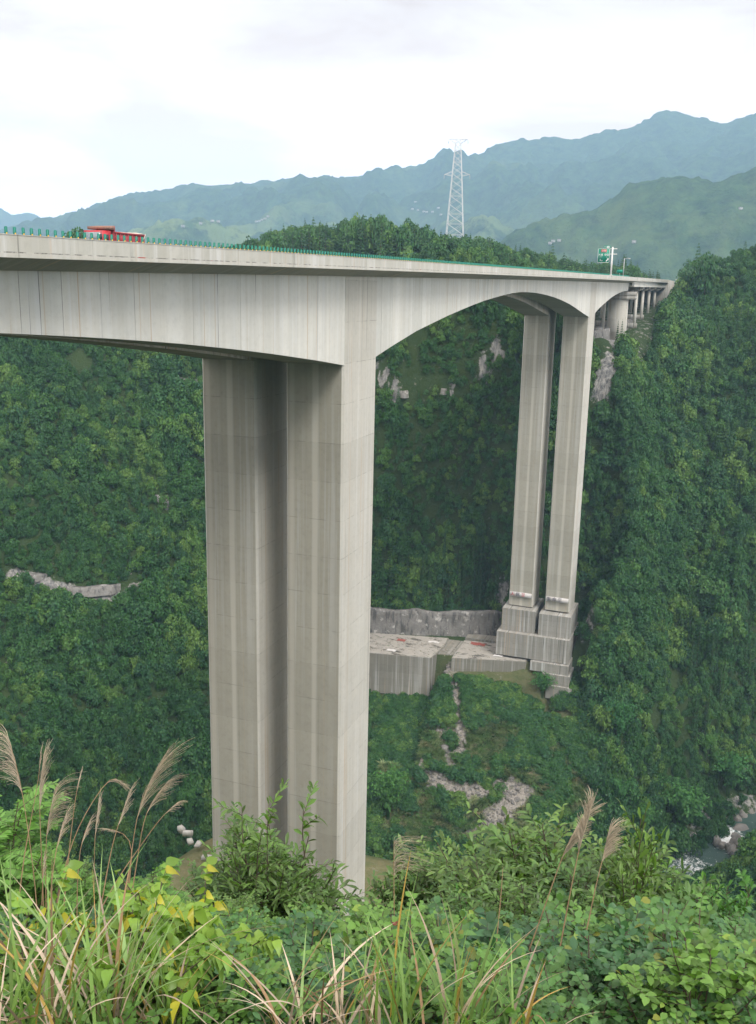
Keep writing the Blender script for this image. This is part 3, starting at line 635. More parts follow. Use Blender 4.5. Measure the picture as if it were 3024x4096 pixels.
def slab(P, z0, z1, name, mat, parent, uvo=0):
    P = np.array(P, float); n = len(P); o3 = np.array(parent.location)
    mb = MB(); lo = np.c_[P, np.full(n, z0)] - o3; hi = np.c_[P, np.full(n, z1)] - o3; acc = 0
    for i in range(n):
        k = (i + 1) % n; L = np.linalg.norm(P[k] - P[i]); mb.add([lo[i], lo[k], hi[k], hi[i]], [(0, 1, 2, 3)], [(acc, z0), (acc + L, z0), (acc + L, z1), (acc, z1)]); acc += L
    mb.add(hi, [tuple(range(n))], P); mb.add(lo, [tuple(range(n - 1, -1, -1))], P)
    return mb.obj(name, M[mat], parent)
m, tt_, o = newmat('littered_slab'); M['litter'] = m
tcn = N(tt_, 'ShaderNodeTexCoord'); P3 = tcn.outputs['Object']
c = mix(tt_, (0.25, 0.24, 0.215), (0.42, 0.395, 0.35), noise(tt_, P3, 0.5, 6, 0.6))
c = mix(tt_, c, (0.06, 0.055, 0.045), r1(tt_, noise(tt_, P3, 0.35, 6, 0.7, (0.5, 1, 1)), [(0.54, 0), (0.60, 0.85)]))
c = mix(tt_, c, (0.07, 0.12, 0.04), r1(tt_, noise(tt_, P3, 0.6, 5, 0.7, (1, 1.3, 1)), [(0.62, 0), (0.66, 0.8)]))
finish(tt_, o, c, 0.95)
slab([(-62, 152.0), (-34.2, 157.2), (-33.2, 168), (-34, 175.5), (-62, 169.5)], -110.5, -98.0, 'retaining_wall', 'oldwall', t2)
slab([(-28.6, 159.5), (-7.6, 165.2), (-7.2, 168), (-17.2, 168), (-17.2, 177), (-29, 175.5)], -103.2, -97.95, 'retaining_wall', 'oldwall', t2)
slab([(-34.1, 162.2), (-28.7, 163.2), (-29.1, 175.3), (-33.9, 175)], -103, -98.25, 'channel_slab', 'oldwall', t2)
slab([(-61.8, 152.3), (-34.5, 157.5), (-33.5, 168), (-34.3, 175.2), (-61.8, 169.3)], -97.996, -97.93, 'top_slab', 'litter', t2)
slab([(-28.3, 159.9), (-7.9, 165.4), (-7.5, 167.8), (-17.4, 167.8), (-17.4, 176.8), (-28.8, 175.2)], -97.946, -97.89, 'top_slab', 'litter', t2)
slab([(-17.1, 178), (-29, 176.8), (-29, 181), (-17.1, 182.5)], -99, -97.6, 'rear_kerb', 'oldwall', t2)
# scraps on the platform, one loose scatter nobody could count
mb = MB()
for i in range(420):
    x = rng.uniform(-60, -9); y = 152.5 + (x + 62) * 0.215 + rng.uniform(1, 13); s = rng.uniform(0.12, 0.5)
    mb.box((x, y, -97.9 + s * 0.1), (s, s * rng.uniform(0.4, 1), s * 0.3), rz=rng.uniform(0, 3))
mb.obj('rubble_scraps', M['stone'], None, label='small grey rubble scattered over the work platform', kind='stuff')
def tarp_sheet(x, y, z, w, d, mat, label, name='tarpaulin', cat='tarpaulin', group=None):
    n = 9; u, v = np.meshgrid(np.linspace(-1, 1, n), np.linspace(-1, 1, n)); rad = 1 - 0.25 * fbm(u * 2 + x, v * 2, 2, 5)
    X = x + u * w / 2 * rad; Y = y + v * d / 2 * rad; Z = z + 0.15 + 0.35 * np.abs(fbm(u * 3 + x, v * 3 + y, 3, 8)) - 0.12 * (u ** 2 + v ** 2)
    ix = np.arange(n * n).reshape(n, n); F = np.stack([ix[:-1, :-1], ix[:-1, 1:], ix[1:, 1:], ix[1:, :-1]], -1).reshape(-1, 4)
    link(name, mesh_np(name, np.stack([X, Y, Z], -1).reshape(-1, 3), F, mat, smooth=True), label=label, cat=cat, group=group)
tarp_sheet(-24, 173.5, -97.85, 4.5, 2.2, M['brick'], 'crumpled red sheet on the work platform beside the far pier foundation')
tarp_sheet(-47, 167.5, -97.9, 2.6, 2.0, M['brick'], 'red tarpaulin at the left back of the work platform')
tarp_sheet(-37, 170, -97.9, 3.2, 1.4, M['banner'], 'white plastic sheet at the back of the left platform slab')
tarp_sheet(-16, 166.3, -97.8, 2.6, 1.2, M['banner'], 'white plastic sheet near the right end of the work platform')
tarp_sheet(-47, 158.2, -97.85, 3.0, 1.6, M['banner'], 'pale torn sheet near the front edge of the left platform slab')
# cut rock face behind the platform
def rockface(pts, z0, z1, name, label, cat='rock face', thick=3.0, seed=0, res=0.8, topn=1.5):
    pts = np.array(pts, float); L = np.r_[0, np.cumsum(np.linalg.norm(np.diff(pts, axis=0), axis=1))]
    nu = max(4, int(L[-1] / res)); nv = max(4, int((z1 - z0) / res)); u = np.linspace(0, L[-1], nu); px = np.interp(u, L, pts[:, 0]); py = np.interp(u, L, pts[:, 1])
    tx_ = np.gradient(px); ty_ = np.gradient(py); q = np.hypot(tx_, ty_); nx_, ny_ = ty_ / q, -tx_ / q
    v = np.linspace(0, 1, nv); U, Vv = np.meshgrid(np.arange(nu), v)
    top = z1 + topn * fbm(u / 6 + seed, u * 0, 3, seed); zz = z0 + Vv * (top[None] - z0)
    dsp = 0.9 * fbm(u[U] / 3.5, zz / 5, 5, seed + 2) + 0.4 * fbm(u[U] / 1.0, zz / 1.4, 3, seed + 7) - Vv * 1.2
    end = np.clip(np.minimum(u, L[-1] - u) / 3, 0, 1)[U]; dsp = dsp * end - (1 - end) * thick
    X = px[U] + nx_[U] * dsp; Y = py[U] + ny_[U] * dsp; V = [np.stack([X, Y, zz], -1).reshape(-1, 3)]
    bx, by = px - nx_ * thick, py - ny_ * thick
    V.append(np.stack([np.r_[bx], np.r_[by], top], -1)); V.append(np.stack([bx, by, np.full(nu, z0)], -1))
    ix = np.arange(nu * nv).reshape(nv, nu); F = [np.stack([ix[:-1, :-1], ix[:-1, 1:], ix[1:, 1:], ix[1:, :-1]], -1).reshape(-1, 4)]
    b0 = nu * nv; t0 = ix[-1]; bb = b0 + np.arange(nu); bc = b0 + nu + np.arange(nu)
    F.append(np.stack([t0[:-1], t0[1:], bb[1:], bb[:-1]], -1)); F.append(np.stack([bb[:-1], bb[1:], bc[1:], bc[:-1]], -1))
    return link(name, mesh_np(name, np.concatenate(V), F, M['rock'], smooth=False), label=label, cat=cat)
rockface([(-62, 170.6), (-50, 173.4), (-38, 177.4), (-27, 181.0), (-19, 183.6)], -99.5, -90.8, 'cut_rock_face', 'pale vertical cut rock face behind the work platform', seed=4, topn=0.8)
def band(pix, h, label, seed, thick=3.0):
    P = np.array([hit(*p) for p in pix]); d = P[:, :2] - CAM[:2]; d /= np.linalg.norm(d, axis=1)[:, None]; h = h * 0.8; Q = P[:, :2] - d * 1.5
    zc = P[:, 2].mean(); rockface(Q, zc - h * 0.55, zc + h * 0.5, 'rock_outcrop', label, 'outcrop', thick, seed, 0.6, h * 0.35)
band([(20, 1258), (60, 1264), (100, 1275)], 2.4, 'pale limestone ledge in the forest at the left edge of the photo', 11)
band([(100, 1280), (150, 1293), (205, 1300), (265, 1306)], 2.8, 'long grey limestone ledge crossing the lower left forest', 12)
band([(285, 1288), (330, 1285), (360, 1276)], 1.9, 'short shaded limestone ledge at the right end of the lower left ledges', 13)
band([(388, 842), (412, 846), (442, 850)], 3.2, 'white and black stained rock outcrop touching the left edge of the near pier top', 14)
band([(342, 1100), (376, 1106)], 2.2, 'small pinkish rock patch in the middle of the left forest', 15)
band([(424, 1018), (444, 1030)], 1.8, 'small white rock patch beside the near pier at mid height', 16)
band([(824, 812), (850, 820)], 4.2, 'streaked rock wall just right of the near pier top', 17)
band([(860, 872), (905, 876)], 3.0, 'rock wall with a small cave right of the near pier', 18)
band([(1040, 802), (1064, 806)], 3.4, 'white streaked rock in the forest between the piers', 19)
band([(950, 855), (990, 858)], 2.2, 'low grey rock in the forest between the piers', 20)
band([(1312, 742), (1350, 738)], 6.5, 'grey limestone cliff below the far abutment columns', 21)
band([(1296, 876), (1334, 880)], 4.5, 'pale crag right of the far pier', 22)
band([(1352, 712), (1378, 704)], 3.0, 'pale rock ledge under the approach columns', 23)

# ------------------------------------------------------------------ approach viaduct beyond the expansion joint
va = empty('approach_viaduct', label='low beam viaduct with round columns joining the arched bridges to the hillside', cat='viaduct')
S2 = list(np.arange(238.4, 317, 6.0)) + [320]
for l0, hw in ((-CO, 0), (BW + BG - CI, 1)):
    W12 = BW + CO + CI
    loft('viaduct_deck', M['parapet'], va, lambda s: [(l0, HT - 0.02), (l0, HP), (l0 + 0.3, HP), (l0 + 0.32, HT + 0.3), (l0 + W12 - 0.32, HT + 0.3), (l0 + W12 - 0.3, HP), (l0 + W12, HP), (l0 + W12, HT - 0.02)][::-1], S2)
    for k in range(4):
        a = l0 + 0.9 + k * (W12 - 2.6) / 3
        loft('beam', M['web'], va, lambda s: [(a, 8.25), (a + 0.8, 8.25), (a + 0.8, HT - 0.05), (a, HT - 0.05)], S2)
cols = [(240, -1), (256.5, 0), (271.5, 0), (287, 0), (302, 0)]
for s, ty_ in cols:
    hd = -bhead(s)
    for l0 in (0.0, BW + BG):
        zc = BP(s, 0, 0)[2]
        if ty_ < 0:   # transition pier: wide tapered crosshead on a wall pier
            bl, br_ = BP(s, l0 + BW + 1.5, 0)[:2], BP(s, l0 - 2.4, 0)[:2]
            mb = MB(); c_ = BP(s, l0 + BW / 2 - 0.3, 0); mb.box((c_[0], c_[1], zc + 5.9), (11.3, 2.6, 1.5), rz=hd); mb.box((c_[0], c_[1], zc + 4.6), (11.3, 2.6, 1.1), rz=hd, taper=1.0); mb.obj('crosshead', M['cap'], va)
            MB().box((c_[0], c_[1], zc + 4.05 - 9), (6.4, 2.0, 18.0), rz=hd).obj('wall_pier', M['pier'], va)
        else:
            c_ = BP(s, l0 + BW / 2 - 0.4, 0)
            P = []
            for sy in (-0.8, 0.8):
                for lx, z in ((-5.6, 7.55), (-5.6, 8.2), (5.6, 8.2), (5.6, 7.55), (4.0, 6.9), (-4.0, 6.9)):
                    P.append((c_[0] + lx * math.cos(hd) - sy * math.sin(hd), c_[1] + lx * math.sin(hd) + sy * math.cos(hd), zc + z))
            MB().add(P, [(0, 5, 4, 3, 2, 1)[::-1], (6, 7, 8, 9, 10, 11)[::-1]] + [(i, (i + 1) % 6, 6 + (i + 1) % 6, 6 + i) for i in range(6)]).obj('crossbeam', M['cap'], va)
            for dx in (-3.2, 3.2):
                x, y = c_[0] + dx * math.cos(hd), c_[1] + dx * math.sin(hd); gz = H1(x, y) - 2
                MB().tube([(x, y, gz), (x, y, zc + 6.95)], 0.58, 16).obj('column', M['pier'], va, smooth=False)
            if s < 280:
                x, y = c_[0], c_[1]; gz = H1(x, y)
                MB().box((x, y, gz + 0.9), (8.4, 1.1, 1.8), rz=hd).obj('tie_beam', M['cap'], va)
ab = empty('abutment_wall', BP(320, 6, 0), label='pale stone abutment wall where the viaduct meets the hillside', cat='wall')
mbw = MB(); P = [BP(319, -3.2, -6) - np.array(ab.location), BP(337, -3.6, 2) - np.array(ab.location), BP(337, 22, 2) - np.array(ab.location), BP(319, 22, -6) - np.array(ab.location),
    BP(319, -2.75, HP - .05) - np.array(ab.location), BP(338, -2.75, HP - 0.4) - np.array(ab.location), BP(338, 21, HP - 0.4) - np.array(ab.location), BP(319, 21, HP - .05) - np.array(ab.location)]
mbw.hexa(P); mbw.obj('masonry', M['cap'], ab)
rd = []
P = [BP(337, -2.7, HT + .27), BP(337, 21, HT + .27), BP(420, 24, HT + .1), BP(420, -4, HT + .1)]
link('approach_road', mesh_np('approach_road', P, np.array([[0, 3, 2, 1]]), M['asphalt']), label='asphalt road running into the cutting beyond the bridge', kind='structure')
gr = empty('guard_rail', BP(345, -3, 10), label='pale guard rail along the road beyond the viaduct', cat='guard rail')
mb = MB(); mp_ = MB()
for s in range(338, 372, 3):
    q = BP(s, -3.4 - (s - 338) * 0.35, HT + 0.3) - np.array(gr.location); MB().box(q + np.array([0, 0, 0.6]), (0.16, 0.16, 1.3)).obj('rail_post', M['galv'], gr)
for z in (0.7, 1.2): mb.tube([BP(s, -3.4 - (s - 338) * 0.35, HT + 0.3 + z) - np.array(gr.location) for s in range(337, 373, 5)], 0.12, 4)
mb.obj('rail', M['galv'], gr)

# ------------------------------------------------------------------ anti-glare boards in the median
LM = BW + CI + 0.1
loft('median_barrier', M['parapet'], None, lambda s: [(LM - 0.2, HT + 0.1), (LM - 0.16, 11.52), (LM + 0.16, 11.52), (LM + 0.2, HT + 0.1)], SS, label='low concrete barrier between the two carriageways', cat='barrier')
bd = MB()
nb = 8; prof = [(-0.10, 0), (0.10, 0), (0.11, 0.1), (0.11, 0.86), (0.07, 0.93), (-0.07, 0.93), (-0.11, 0.86), (-0.11, 0.1)]
V = [(x, -0.02, z) for x, z in prof] + [(x, 0.02, z) for x, z in prof]
board_me = MB().add(V, [tuple(range(8)), tuple(range(15, 7, -1))] + [(i, i + 8, (i + 1) % 8 + 8, (i + 1) % 8) for i in range(8)]).mesh('board', M['green'])
refl_me = MB().box((0.045, -0.03, 0.40), (0.09, 0.02, 0.24)).mesh('reflector', M['yellow'])
foot_me = MB().box((0, 0, 0.03), (0.2, 0.16, 0.06)).mesh('foot', M['chassis'])
n_b = 0; stuffV = MB()
for i in range(380):
    s = -47.5 + i * 0.9
    p_ = BP(s, LM, 11.53); rz_ = -bhead(s) + R_(38)
    if i < 300:
        o_ = empty('antiglare_board', p_, rz_, label='green anti-glare board with yellow reflector in the long row above the parapet', cat='anti-glare board', group='green boards along the median')
        link('board', board_me, o_); link('reflector', refl_me, o_); link('foot', foot_me, o_)
    else:
        stuffV.box((p_[0], p_[1], p_[2] + 0.46), (0.22, 0.04, 0.92), rz=rz_)
stuffV.obj('distant_boards', M['green'], None, label='merged far end of the green board row', kind='stuff')

# ------------------------------------------------------------------ red tipper truck on the far carriageway, heading towards the near bank
tr_s, tr_l = -17.0, 17.3
tc_ = BP(tr_s, tr_l, HT + 0.28)
tk = empty('tipper_truck', tc_, -bhead(tr_s), label='red tipper truck with a brown hood over the cab, driving on the far bridge', cat='truck')
tk.scale = (0.84, 0.84, 0.93)
# local: -Y is forward, x right-hand of bridge direction
def tb(name, c, d, mat, parent=tk, **k):
    return MB().box(c, d, **k).obj(name, M[mat], parent)
tb('chassis', (0, 0.3, 0.75), (0.9, 8.2, 0.35), 'chassis')
cb = MB(); P = [(-1.2, -4.35, 0.75), (1.2, -4.35, 0.75), (1.2, -2.35, 0.75), (-1.2, -2.35, 0.75), (-1.15, -4.15, 2.95), (1.15, -4.15, 2.95), (1.15, -2.4, 3.0), (-1.15, -2.4, 3.0)]
cb.hexa(P); cab = cb.obj('cab', M['red'], tk)
MB().hexa([(-1.08, -4.34, 1.75), (1.08, -4.34, 1.75), (1.08, -4.2, 1.75), (-1.08, -4.2, 1.75), (-1.02, -4.2, 2.78), (1.02, -4.2, 2.78), (1.02, -4.05, 2.78), (-1.02, -4.05, 2.78)]).obj('windscreen', M['glass'], cab)
for sx in (-1, 1):
    MB().box((sx * 1.185, -3.35, 2.22), (0.05, 0.95, 0.72)).obj('side_window', M['chassis'], cab)
    MB().box((sx * 1.19, -2.62, 1.45), (0.05, 0.2, 0.3)).obj('side_lamp', M['white'], cab)
    MB().tube([(sx * 1.15, -4.2, 2.85), (sx * 1.42, -4.55, 2.9), (sx * 1.42, -4.6, 2.5)], 0.03, 5).obj('mirror_arm', M['chassis'], cab)
    MB().box((sx * 1.42, -4.6, 2.3), (0.24, 0.1, 0.55)).obj('mirror', M['chassis'], cab)
    tb('headlight', (sx * 0.9, -4.37, 1.1), (0.4, 0.08, 0.22), 'white')
tb('bumper', (0, -4.42, 0.75), (2.4, 0.22, 0.45), 'dullred'); tb('grille', (0, -4.36, 1.45), (1.7, 0.06, 0.4), 'chassis')
bx = MB()
bx.box((0, 1.25, 1.15), (2.4, 6.0, 0.14))
for sx in (-1, 1): bx.box((sx * 1.2, 1.25, 2.02), (0.1, 6.0, 1.6))
bx.box((0, -1.72, 2.3), (2.5, 0.12, 2.35)); bx.box((0, 4.22, 1.98), (2.4, 0.1, 1.5))
body = bx.obj('tipper_body', M['dullred'], tk)
for sx in (-1, 1):
    rb = MB()
    for k in range(8): rb.box((sx * 1.29, -1.55 + k * 0.8, 2.02), (0.09, 0.14, 1.66))
    rb.box((sx * 1.29, 1.25, 2.86), (0.12, 6.1, 0.16)); rb.box((sx * 1.29, 1.25, 1.28), (0.1, 6.1, 0.14)); rb.box((sx * 1.285, 1.25, 1.78), (0.06, 6.0, 0.1))
    rb.obj('side_ribs', M['dullred'], body)
MB().hexa([(-1.25, -3.35, 3.10), (1.25, -3.35, 3.10), (1.25, -1.7, 3.10), (-1.25, -1.7, 3.10), (-1.25, -3.4, 3.36), (1.25, -3.4, 3.36), (1.25, -1.78, 3.52), (-1.25, -1.78, 3.52)]).obj('cab_hood', M['brown'], body)
n = 12; u, v = np.meshgrid(np.linspace(-1, 1, 7), np.linspace(0, 1, 20)); Z = 2.9 + 0.12 * (1 - u ** 2) + 0.06 * fbm(u * 3, v * 9, 3, 4) + 0.12 * v ** 3
ix = np.arange(140).reshape(20, 7); F = np.stack([ix[:-1, :-1], ix[:-1, 1:], ix[1:, 1:], ix[1:, :-1]], -1).reshape(-1, 4)
link('load_cover', mesh_np('load_cover', np.stack([u * 1.2, -1.6 + v * 5.85, Z], -1).reshape(-1, 3), F, M['tarp'], smooth=True), body)
MB().tube([(1.36, 4.3, 3.0), (1.36, 2.6, 0.9)], 0.045, 5).obj('tension_bar', M['tarp'], body)
for y in (-3.1, 2.2, 3.5):
    for sx in (-1, 1):
        w = MB().tube([(sx * 0.85, y, 0.5), (sx * 1.2, y, 0.5)], 0.52, 20).obj('wheel', M['black'], tk)
        MB().tube([(sx * 1.19, y, 0.5), (sx * 1.23, y, 0.5)], 0.27, 14).obj('rim', M['galv'], w)
tb('mudguard', (1.1, -3.1, 1.12), (0.3, 1.3, 0.08), 'chassis')

# ------------------------------------------------------------------ road sign, small sign, lamp post, pylon
sp_ = BP(186, -CO + 0.2, HT + 0.9); sg = empty('road_sign', sp_, -bhead(186), label='green motorway exit sign on a white cantilever post at the bridge edge', cat='road sign')
MB().tube([(0, 0, 0), (0, 0, 8.0)], [0.24, 0.2], 12).obj('post', M['white'], sg)
MB().box((0, 0, 0.2), (0.9, 0.9, 0.4)).obj('base', M['parapet'], sg)
ar_ = MB()
for z in (7.55, 6.1): ar_.box((-0.15, -0.05, z), (2.9, 0.16, 0.18))
ar_.obj('cantilever_arm', M['white'], sg)
pn = MB().box((-2.35, -0.25, 5.65), (3.3, 0.1, 3.9)).obj('sign_panel', M['signgreen'], sg)
fr_ = MB()
for c_, d_ in (((-2.35, -0.32, 7.52), (3.2, 0.03, 0.08)), ((-2.35, -0.32, 3.78), (3.2, 0.03, 0.08)), ((-3.94, -0.32, 5.65), (0.08, 0.03, 3.66)), ((-0.76, -0.32, 5.65), (0.08, 0.03, 3.66))): fr_.box(c_, d_)
fr_.obj('border', M['signwhite'], pn)
sub = MB().box((-1.55, -0.25, 8.0), (1.8, 0.1, 0.75)).obj('exit_plate', M['signgreen'], sg)
MB().add([(-1.25 + 0.42 * math.cos(a), -0.315, 8.0 + 0.28 * math.sin(a)) for a in np.linspace(0, 2 * math.pi, 24, endpoint=False)] + [(-1.25 + 0.42 * math.cos(a), -0.30, 8.0 + 0.28 * math.sin(a)) for a in np.linspace(0, 2 * math.pi, 24, endpoint=False)], [tuple(range(24)), tuple(range(47, 23, -1))]).obj('exit_number_oval', M['signwhite'], sub)
MB().box((-2.35, -0.315, 6.95), (1.5, 0.03, 0.75)).obj('route_badge', M['signred'], pn)
def text(s_, size, x, z, mat, parent, y=-0.345):
    cu = bpy.data.curves.new('lettering', 'FONT'); cu.body = s_; cu.size = size; cu.align_x = 'CENTER'; cu.align_y = 'CENTER'; cu.extrude = 0.004; cu.materials.append(M[mat])
    o_ = link('lettering', font_mesh(cu), parent); o_.location = (x, y, z); o_.rotation_euler = (R_(90), 0, 0); return o_
text('S202', 0.62, -2.35, 6.95, 'signwhite', pn); text('大通', 0.66, -3.2, 5.85, 'signwhite', pn); text('德富', 0.66, -1.5, 5.85, 'signwhite', pn)
text('DATONG', 0.2, -3.2, 5.3, 'signwhite', pn); text('DEFU', 0.2, -1.5, 5.3, 'signwhite', pn); text('1', 0.9, -3.25, 4.45, 'signwhite', pn); text('km', 0.4, -2.75, 4.3, 'signwhite', pn)
text('出口', 0.36, -2.05, 8.0, 'signwhite', sub); text('32', 0.4, -1.25, 8.0, 'signgreen', sub)
MB().add([(-1.7, -0.33, 4.15), (-1.45, -0.33, 4.05), (-1.05, -0.33, 4.55), (-0.95, -0.33, 4.45), (-0.92, -0.33, 4.95), (-1.35, -0.33, 4.85), (-1.2, -0.33, 4.7)], [(0, 1, 2, 6), (6, 2, 3, 4, 5)]).obj('arrow', M['signwhite'], pn)
q = BP(196, -CO + 0.3, HT + 1.2); s2 = empty('small_sign', q, -bhead(196), label='tiny green plate on the parapet right of the exit sign post', cat='sign')
MB().box((1.0, 0, 1.25), (1.7, 0.08, 0.9)).obj('plate', M['signgreen'], s2); MB().tube([(1.0, 0.06, -0.1), (1.0, 0.06, 0.9)], 0.05, 6).obj('post', M['galv'], s2)
q = BP(209, -CO + 0.2, HT + 1.1); lp = empty('lamp_post', q, -bhead(209), label='slim grey post with a short arm right of the exit sign', cat='lamp post')
MB().tube([(0, 0, 0), (0, 0, 5.4)], [0.13, 0.09], 8).obj('post', M['galv'], lp); MB().tube([(0, 0, 5.35), (1.4, 0, 5.45)], 0.06, 6).obj('arm', M['galv'], lp); MB().box((1.5, 0, 5.3), (0.5, 0.25, 0.3)).obj('lamp_head', M['galv'], lp)

pb = at(992, 560, 560.0); pb[2] = 18
py = empty('lattice_pylon', pb, R_(12), label='tall pale lattice power pylon standing behind the wooded hill', cat='pylon')
topz = at(995, 305, 560)[2] - pb[2]
def hw(z): return 4.7 * (1 - z / topz) ** 0.9 + 1.25
zs = [0]
while zs[-1] < topz - 1: zs.append(min(topz, zs[-1] + max(3.0, hw(zs[-1]) * 1.25)))
cs = ((-1, -1), (1, -1), (1, 1), (-1, 1))
for c_ in cs: MB().tube([(c_[0] * hw(z), c_[1] * hw(z), z) for z in zs], 0.17, 4).obj('leg', M['pylon'], py)
brc = MB()
for a, b in zip(zs[:-1], zs[1:]):
    for i in range(4):
        p, q = cs[i], cs[(i + 1) % 4]; ha, hb = hw(a), hw(b)
        brc.tube([(p[0] * ha, p[1] * ha, a), (q[0] * hb, q[1] * hb, b)], 0.09, 3, False); brc.tube([(q[0] * ha, q[1] * ha, a), (p[0] * hb, p[1] * hb, b)], 0.09, 3, False)
    if int(a) % 2 == 0: 
        for i in range(4): p, q = cs[i], cs[(i + 1) % 4]; brc.tube([(p[0] * hb, p[1] * hb, b), (q[0] * hb, q[1] * hb, b)], 0.1, 3, False)
brc.obj('bracing', M['pylon'], py)
for zz, ln in ((topz, 5.2), (topz * 0.765, 7.0)):
    am = MB()
    for sx in (-1, 1):
        for sy in (-1, 1):
            h = hw(min(zz, topz - .1)); am.tube([(sx * h, sy * h, zz - 2.2), (sx * ln, 0, zz + (0.2 if zz > topz - 1 else -1.6))], 0.13, 3, False); am.tube([(sx * h, sy * h, zz), (sx * ln, 0, zz + (0.2 if zz > topz - 1 else -1.6))], 0.13, 3, False)
    arm = am.obj('cross_arm', M['pylon'], py)
    for sx in (-1, 1):
        e0 = zz + (0.2 if zz > topz - 1 else -1.6); MB().tube([(sx * ln, 0, e0), (sx * (ln + 0.2), 0, e0 - 2.4)], [0.12, 0.16], 5).obj('insulator', M['galv'], arm)

# ------------------------------------------------------------------ village houses far up the slopes
hw_me = MB().box((0, 0, 4), (13, 9, 8)).mesh('walls', M['house']); wi = MB()
for f in range(2):
    for k in range(4): wi.box((-4.8 + k * 3.2, -4.53, 2.3 + f * 3.6), (1.3, 0.1, 1.5))
wi_me = wi.mesh('window_row', M['chassis'])
rf_me = MB().hexa([(-7, -5, 8.05), (7, -5, 8.05), (7, 5, 8.05), (-7, 5, 8.05), (-6.4, -0.2, 10.3), (6.4, -0.2, 10.3), (6.4, 0.2, 10.3), (-6.4, 0.2, 10.3)]).mesh('roof', M['roof'])
HS = [(906, 445, 'lone white house high on the blue slope above the wooded hill', None)] + [(x, 487 + (x % 3), 'white house in the row on the slope right of the truck', 'row of white houses left of the wooded hill') for x in (558, 565, 573, 582, 588)] + \
    [(x, 471, 'white house in the village row left of the pylon', 'village row left of the pylon') for x in (900, 912, 924, 935, 944, 956, 966)] + [(x, 496 + (x % 5), 'tiny white house low on the slope just right of the truck', 'scattered houses right of the truck') for x in (402, 440, 466, 480)] + \
    [(x, 553, 'white farmhouse near the gap right of the wooded hill', 'farmhouses right of the wooded hill') for x in (1200, 1208, 1217)] + [(1385, 540, 'single small house on the green hillside right of the sign', None), (1620, 470, 'pale house high on the right green slope', None)]
for i, (x, y, lab, gp) in enumerate(HS):
    green = x > 1100
    p_, a_ = mhit(x, y, 1300 if green else 2300, 2400 if green else 4600)
    o_ = empty('farm_house' if gp is None else 'village_house', p_ - np.array([0, 0, 1.0]), -a_ + 0.2, label=lab, cat='house', group=gp)
    sc_ = 0.55 if green else 0.72; o_.scale = (sc_, sc_, sc_)
    link('walls', hw_me, o_); link('window_row', wi_me, o_); link('roof', rf_me, o_)

# ------------------------------------------------------------------ river, boulders
n_u, n_v = 620, 25
Lr = np.r_[0, np.cumsum(np.linalg.norm(np.diff(RIV, axis=0), axis=1))]; u = np.linspace(30, Lr[-1] - 40, n_u); px = np.interp(u, Lr, RIV[:, 0]); py_ = np.interp(u, Lr, RIV[:, 1])
ker = np.ones(31) / 31; px = np.convolve(np.pad(px, 15, 'edge'), ker, 'valid'); py_ = np.convolve(np.pad(py_, 15, 'edge'), ker, 'valid')
tx_, ty_ = np.gradient(px), np.gradient(py_); q = np.hypot(tx_, ty_); tx_ /= q; ty_ /= q
fall = hit(1575, 1838)[:2]; jf = int(np.argmin((px - fall[0]) ** 2 + (py_ - fall[1]) ** 2)); uf = u[jf]
fall2 = at(1400, 1925, 256)[:2]; jf2 = int(np.argmin((px - fall2[0]) ** 2 + (py_ - fall2[1]) ** 2))
zl = -140.6 + np.clip((u - uf + 2.5) / 5, 0, 1) * 2.2 + (u - uf) * 0.008 - np.clip((u[jf2] - u) / 6, 0, 1) * 1.5
wv = np.linspace(-15, 15, n_v); U, Vv = np.meshgrid(np.arange(n_u), wv)
X = px[U] - ty_[U] * Vv; Y = py_[U] + tx_[U] * Vv; Z = zl[U] + 0.25 * fbm(X / 2, Y / 2, 3, 2)
fo_ = np.exp(-((u - uf) / 4.0) ** 2) * 0.75 + np.exp(-((u - uf - 24) / 6) ** 2) * 0.65 + np.exp(-((u - u[jf2]) / 5) ** 2) * 0.4 + 0.12
ix = np.arange(n_u * n_v).reshape(n_v, n_u); F = np.stack([ix[:-1, :-1], ix[:-1, 1:], ix[1:, 1:], ix[1:, :-1]], -1).reshape(-1, 4)
link('river', mesh_np('river', np.stack([X, Y, Z], -1).reshape(-1, 3), F, M['water'], smooth=True, attr=dict(foam=fo_[U].ravel())), label='narrow rocky river with white water at the bottom of the gorge', kind='structure')
def boulder_mesh(seed):
    import bmesh
    bm = bmesh.new(); bmesh.ops.create_icosphere(bm, subdivisions=3, radius=1.0); me = bpy.data.meshes.new('boulder'); 
    r = np.random.default_rng(seed); pl = r.normal(size=(9, 3)); pl /= np.linalg.norm(pl, axis=1)[:, None]; dd = r.uniform(0.6, 0.9, 9)
    for v in bm.verts:
        c = np.array(v.co)
        for k in range(9):
            e = c @ pl[k] - dd[k]
            if e > 0: c = c - pl[k] * e * 0.92
        c *= 1 + 0.04 * r.normal(); v.co = c
    bm.to_mesh(me); bm.free(); me.materials.append(M['boulder']); return me
bms = [boulder_mesh(s) for s in (1, 2, 3)]
big = at(1625, 1812, 247)
spots = [(1622, 1812, 4.2, 'large flat boulder lying in the calm water above the falls')]
spots += [(x, y, r_, None) for x, y, r_ in ((1610, 1842, 2.2), (1622, 1848, 2.0), (1635, 1852, 2.6), (1648, 1850, 2.4), (1630, 1868, 2.4), (1612, 1866, 1.8), (1640, 1872, 2.0), (1600, 1858, 1.6), (1624, 1882, 2.2), (1645, 1885, 2.4), (1610, 1890, 1.8), (1655, 1862, 2.5), (1606, 1826, 1.5), (1590, 1850, 1.2), (1578, 1846, 1.2), (1566, 1838, 1.4), (1640, 1775, 3.2), (1620, 1785, 2.6), (1605, 1792, 2.4), (1655, 1770, 3.0), (1585, 1798, 2.0))]
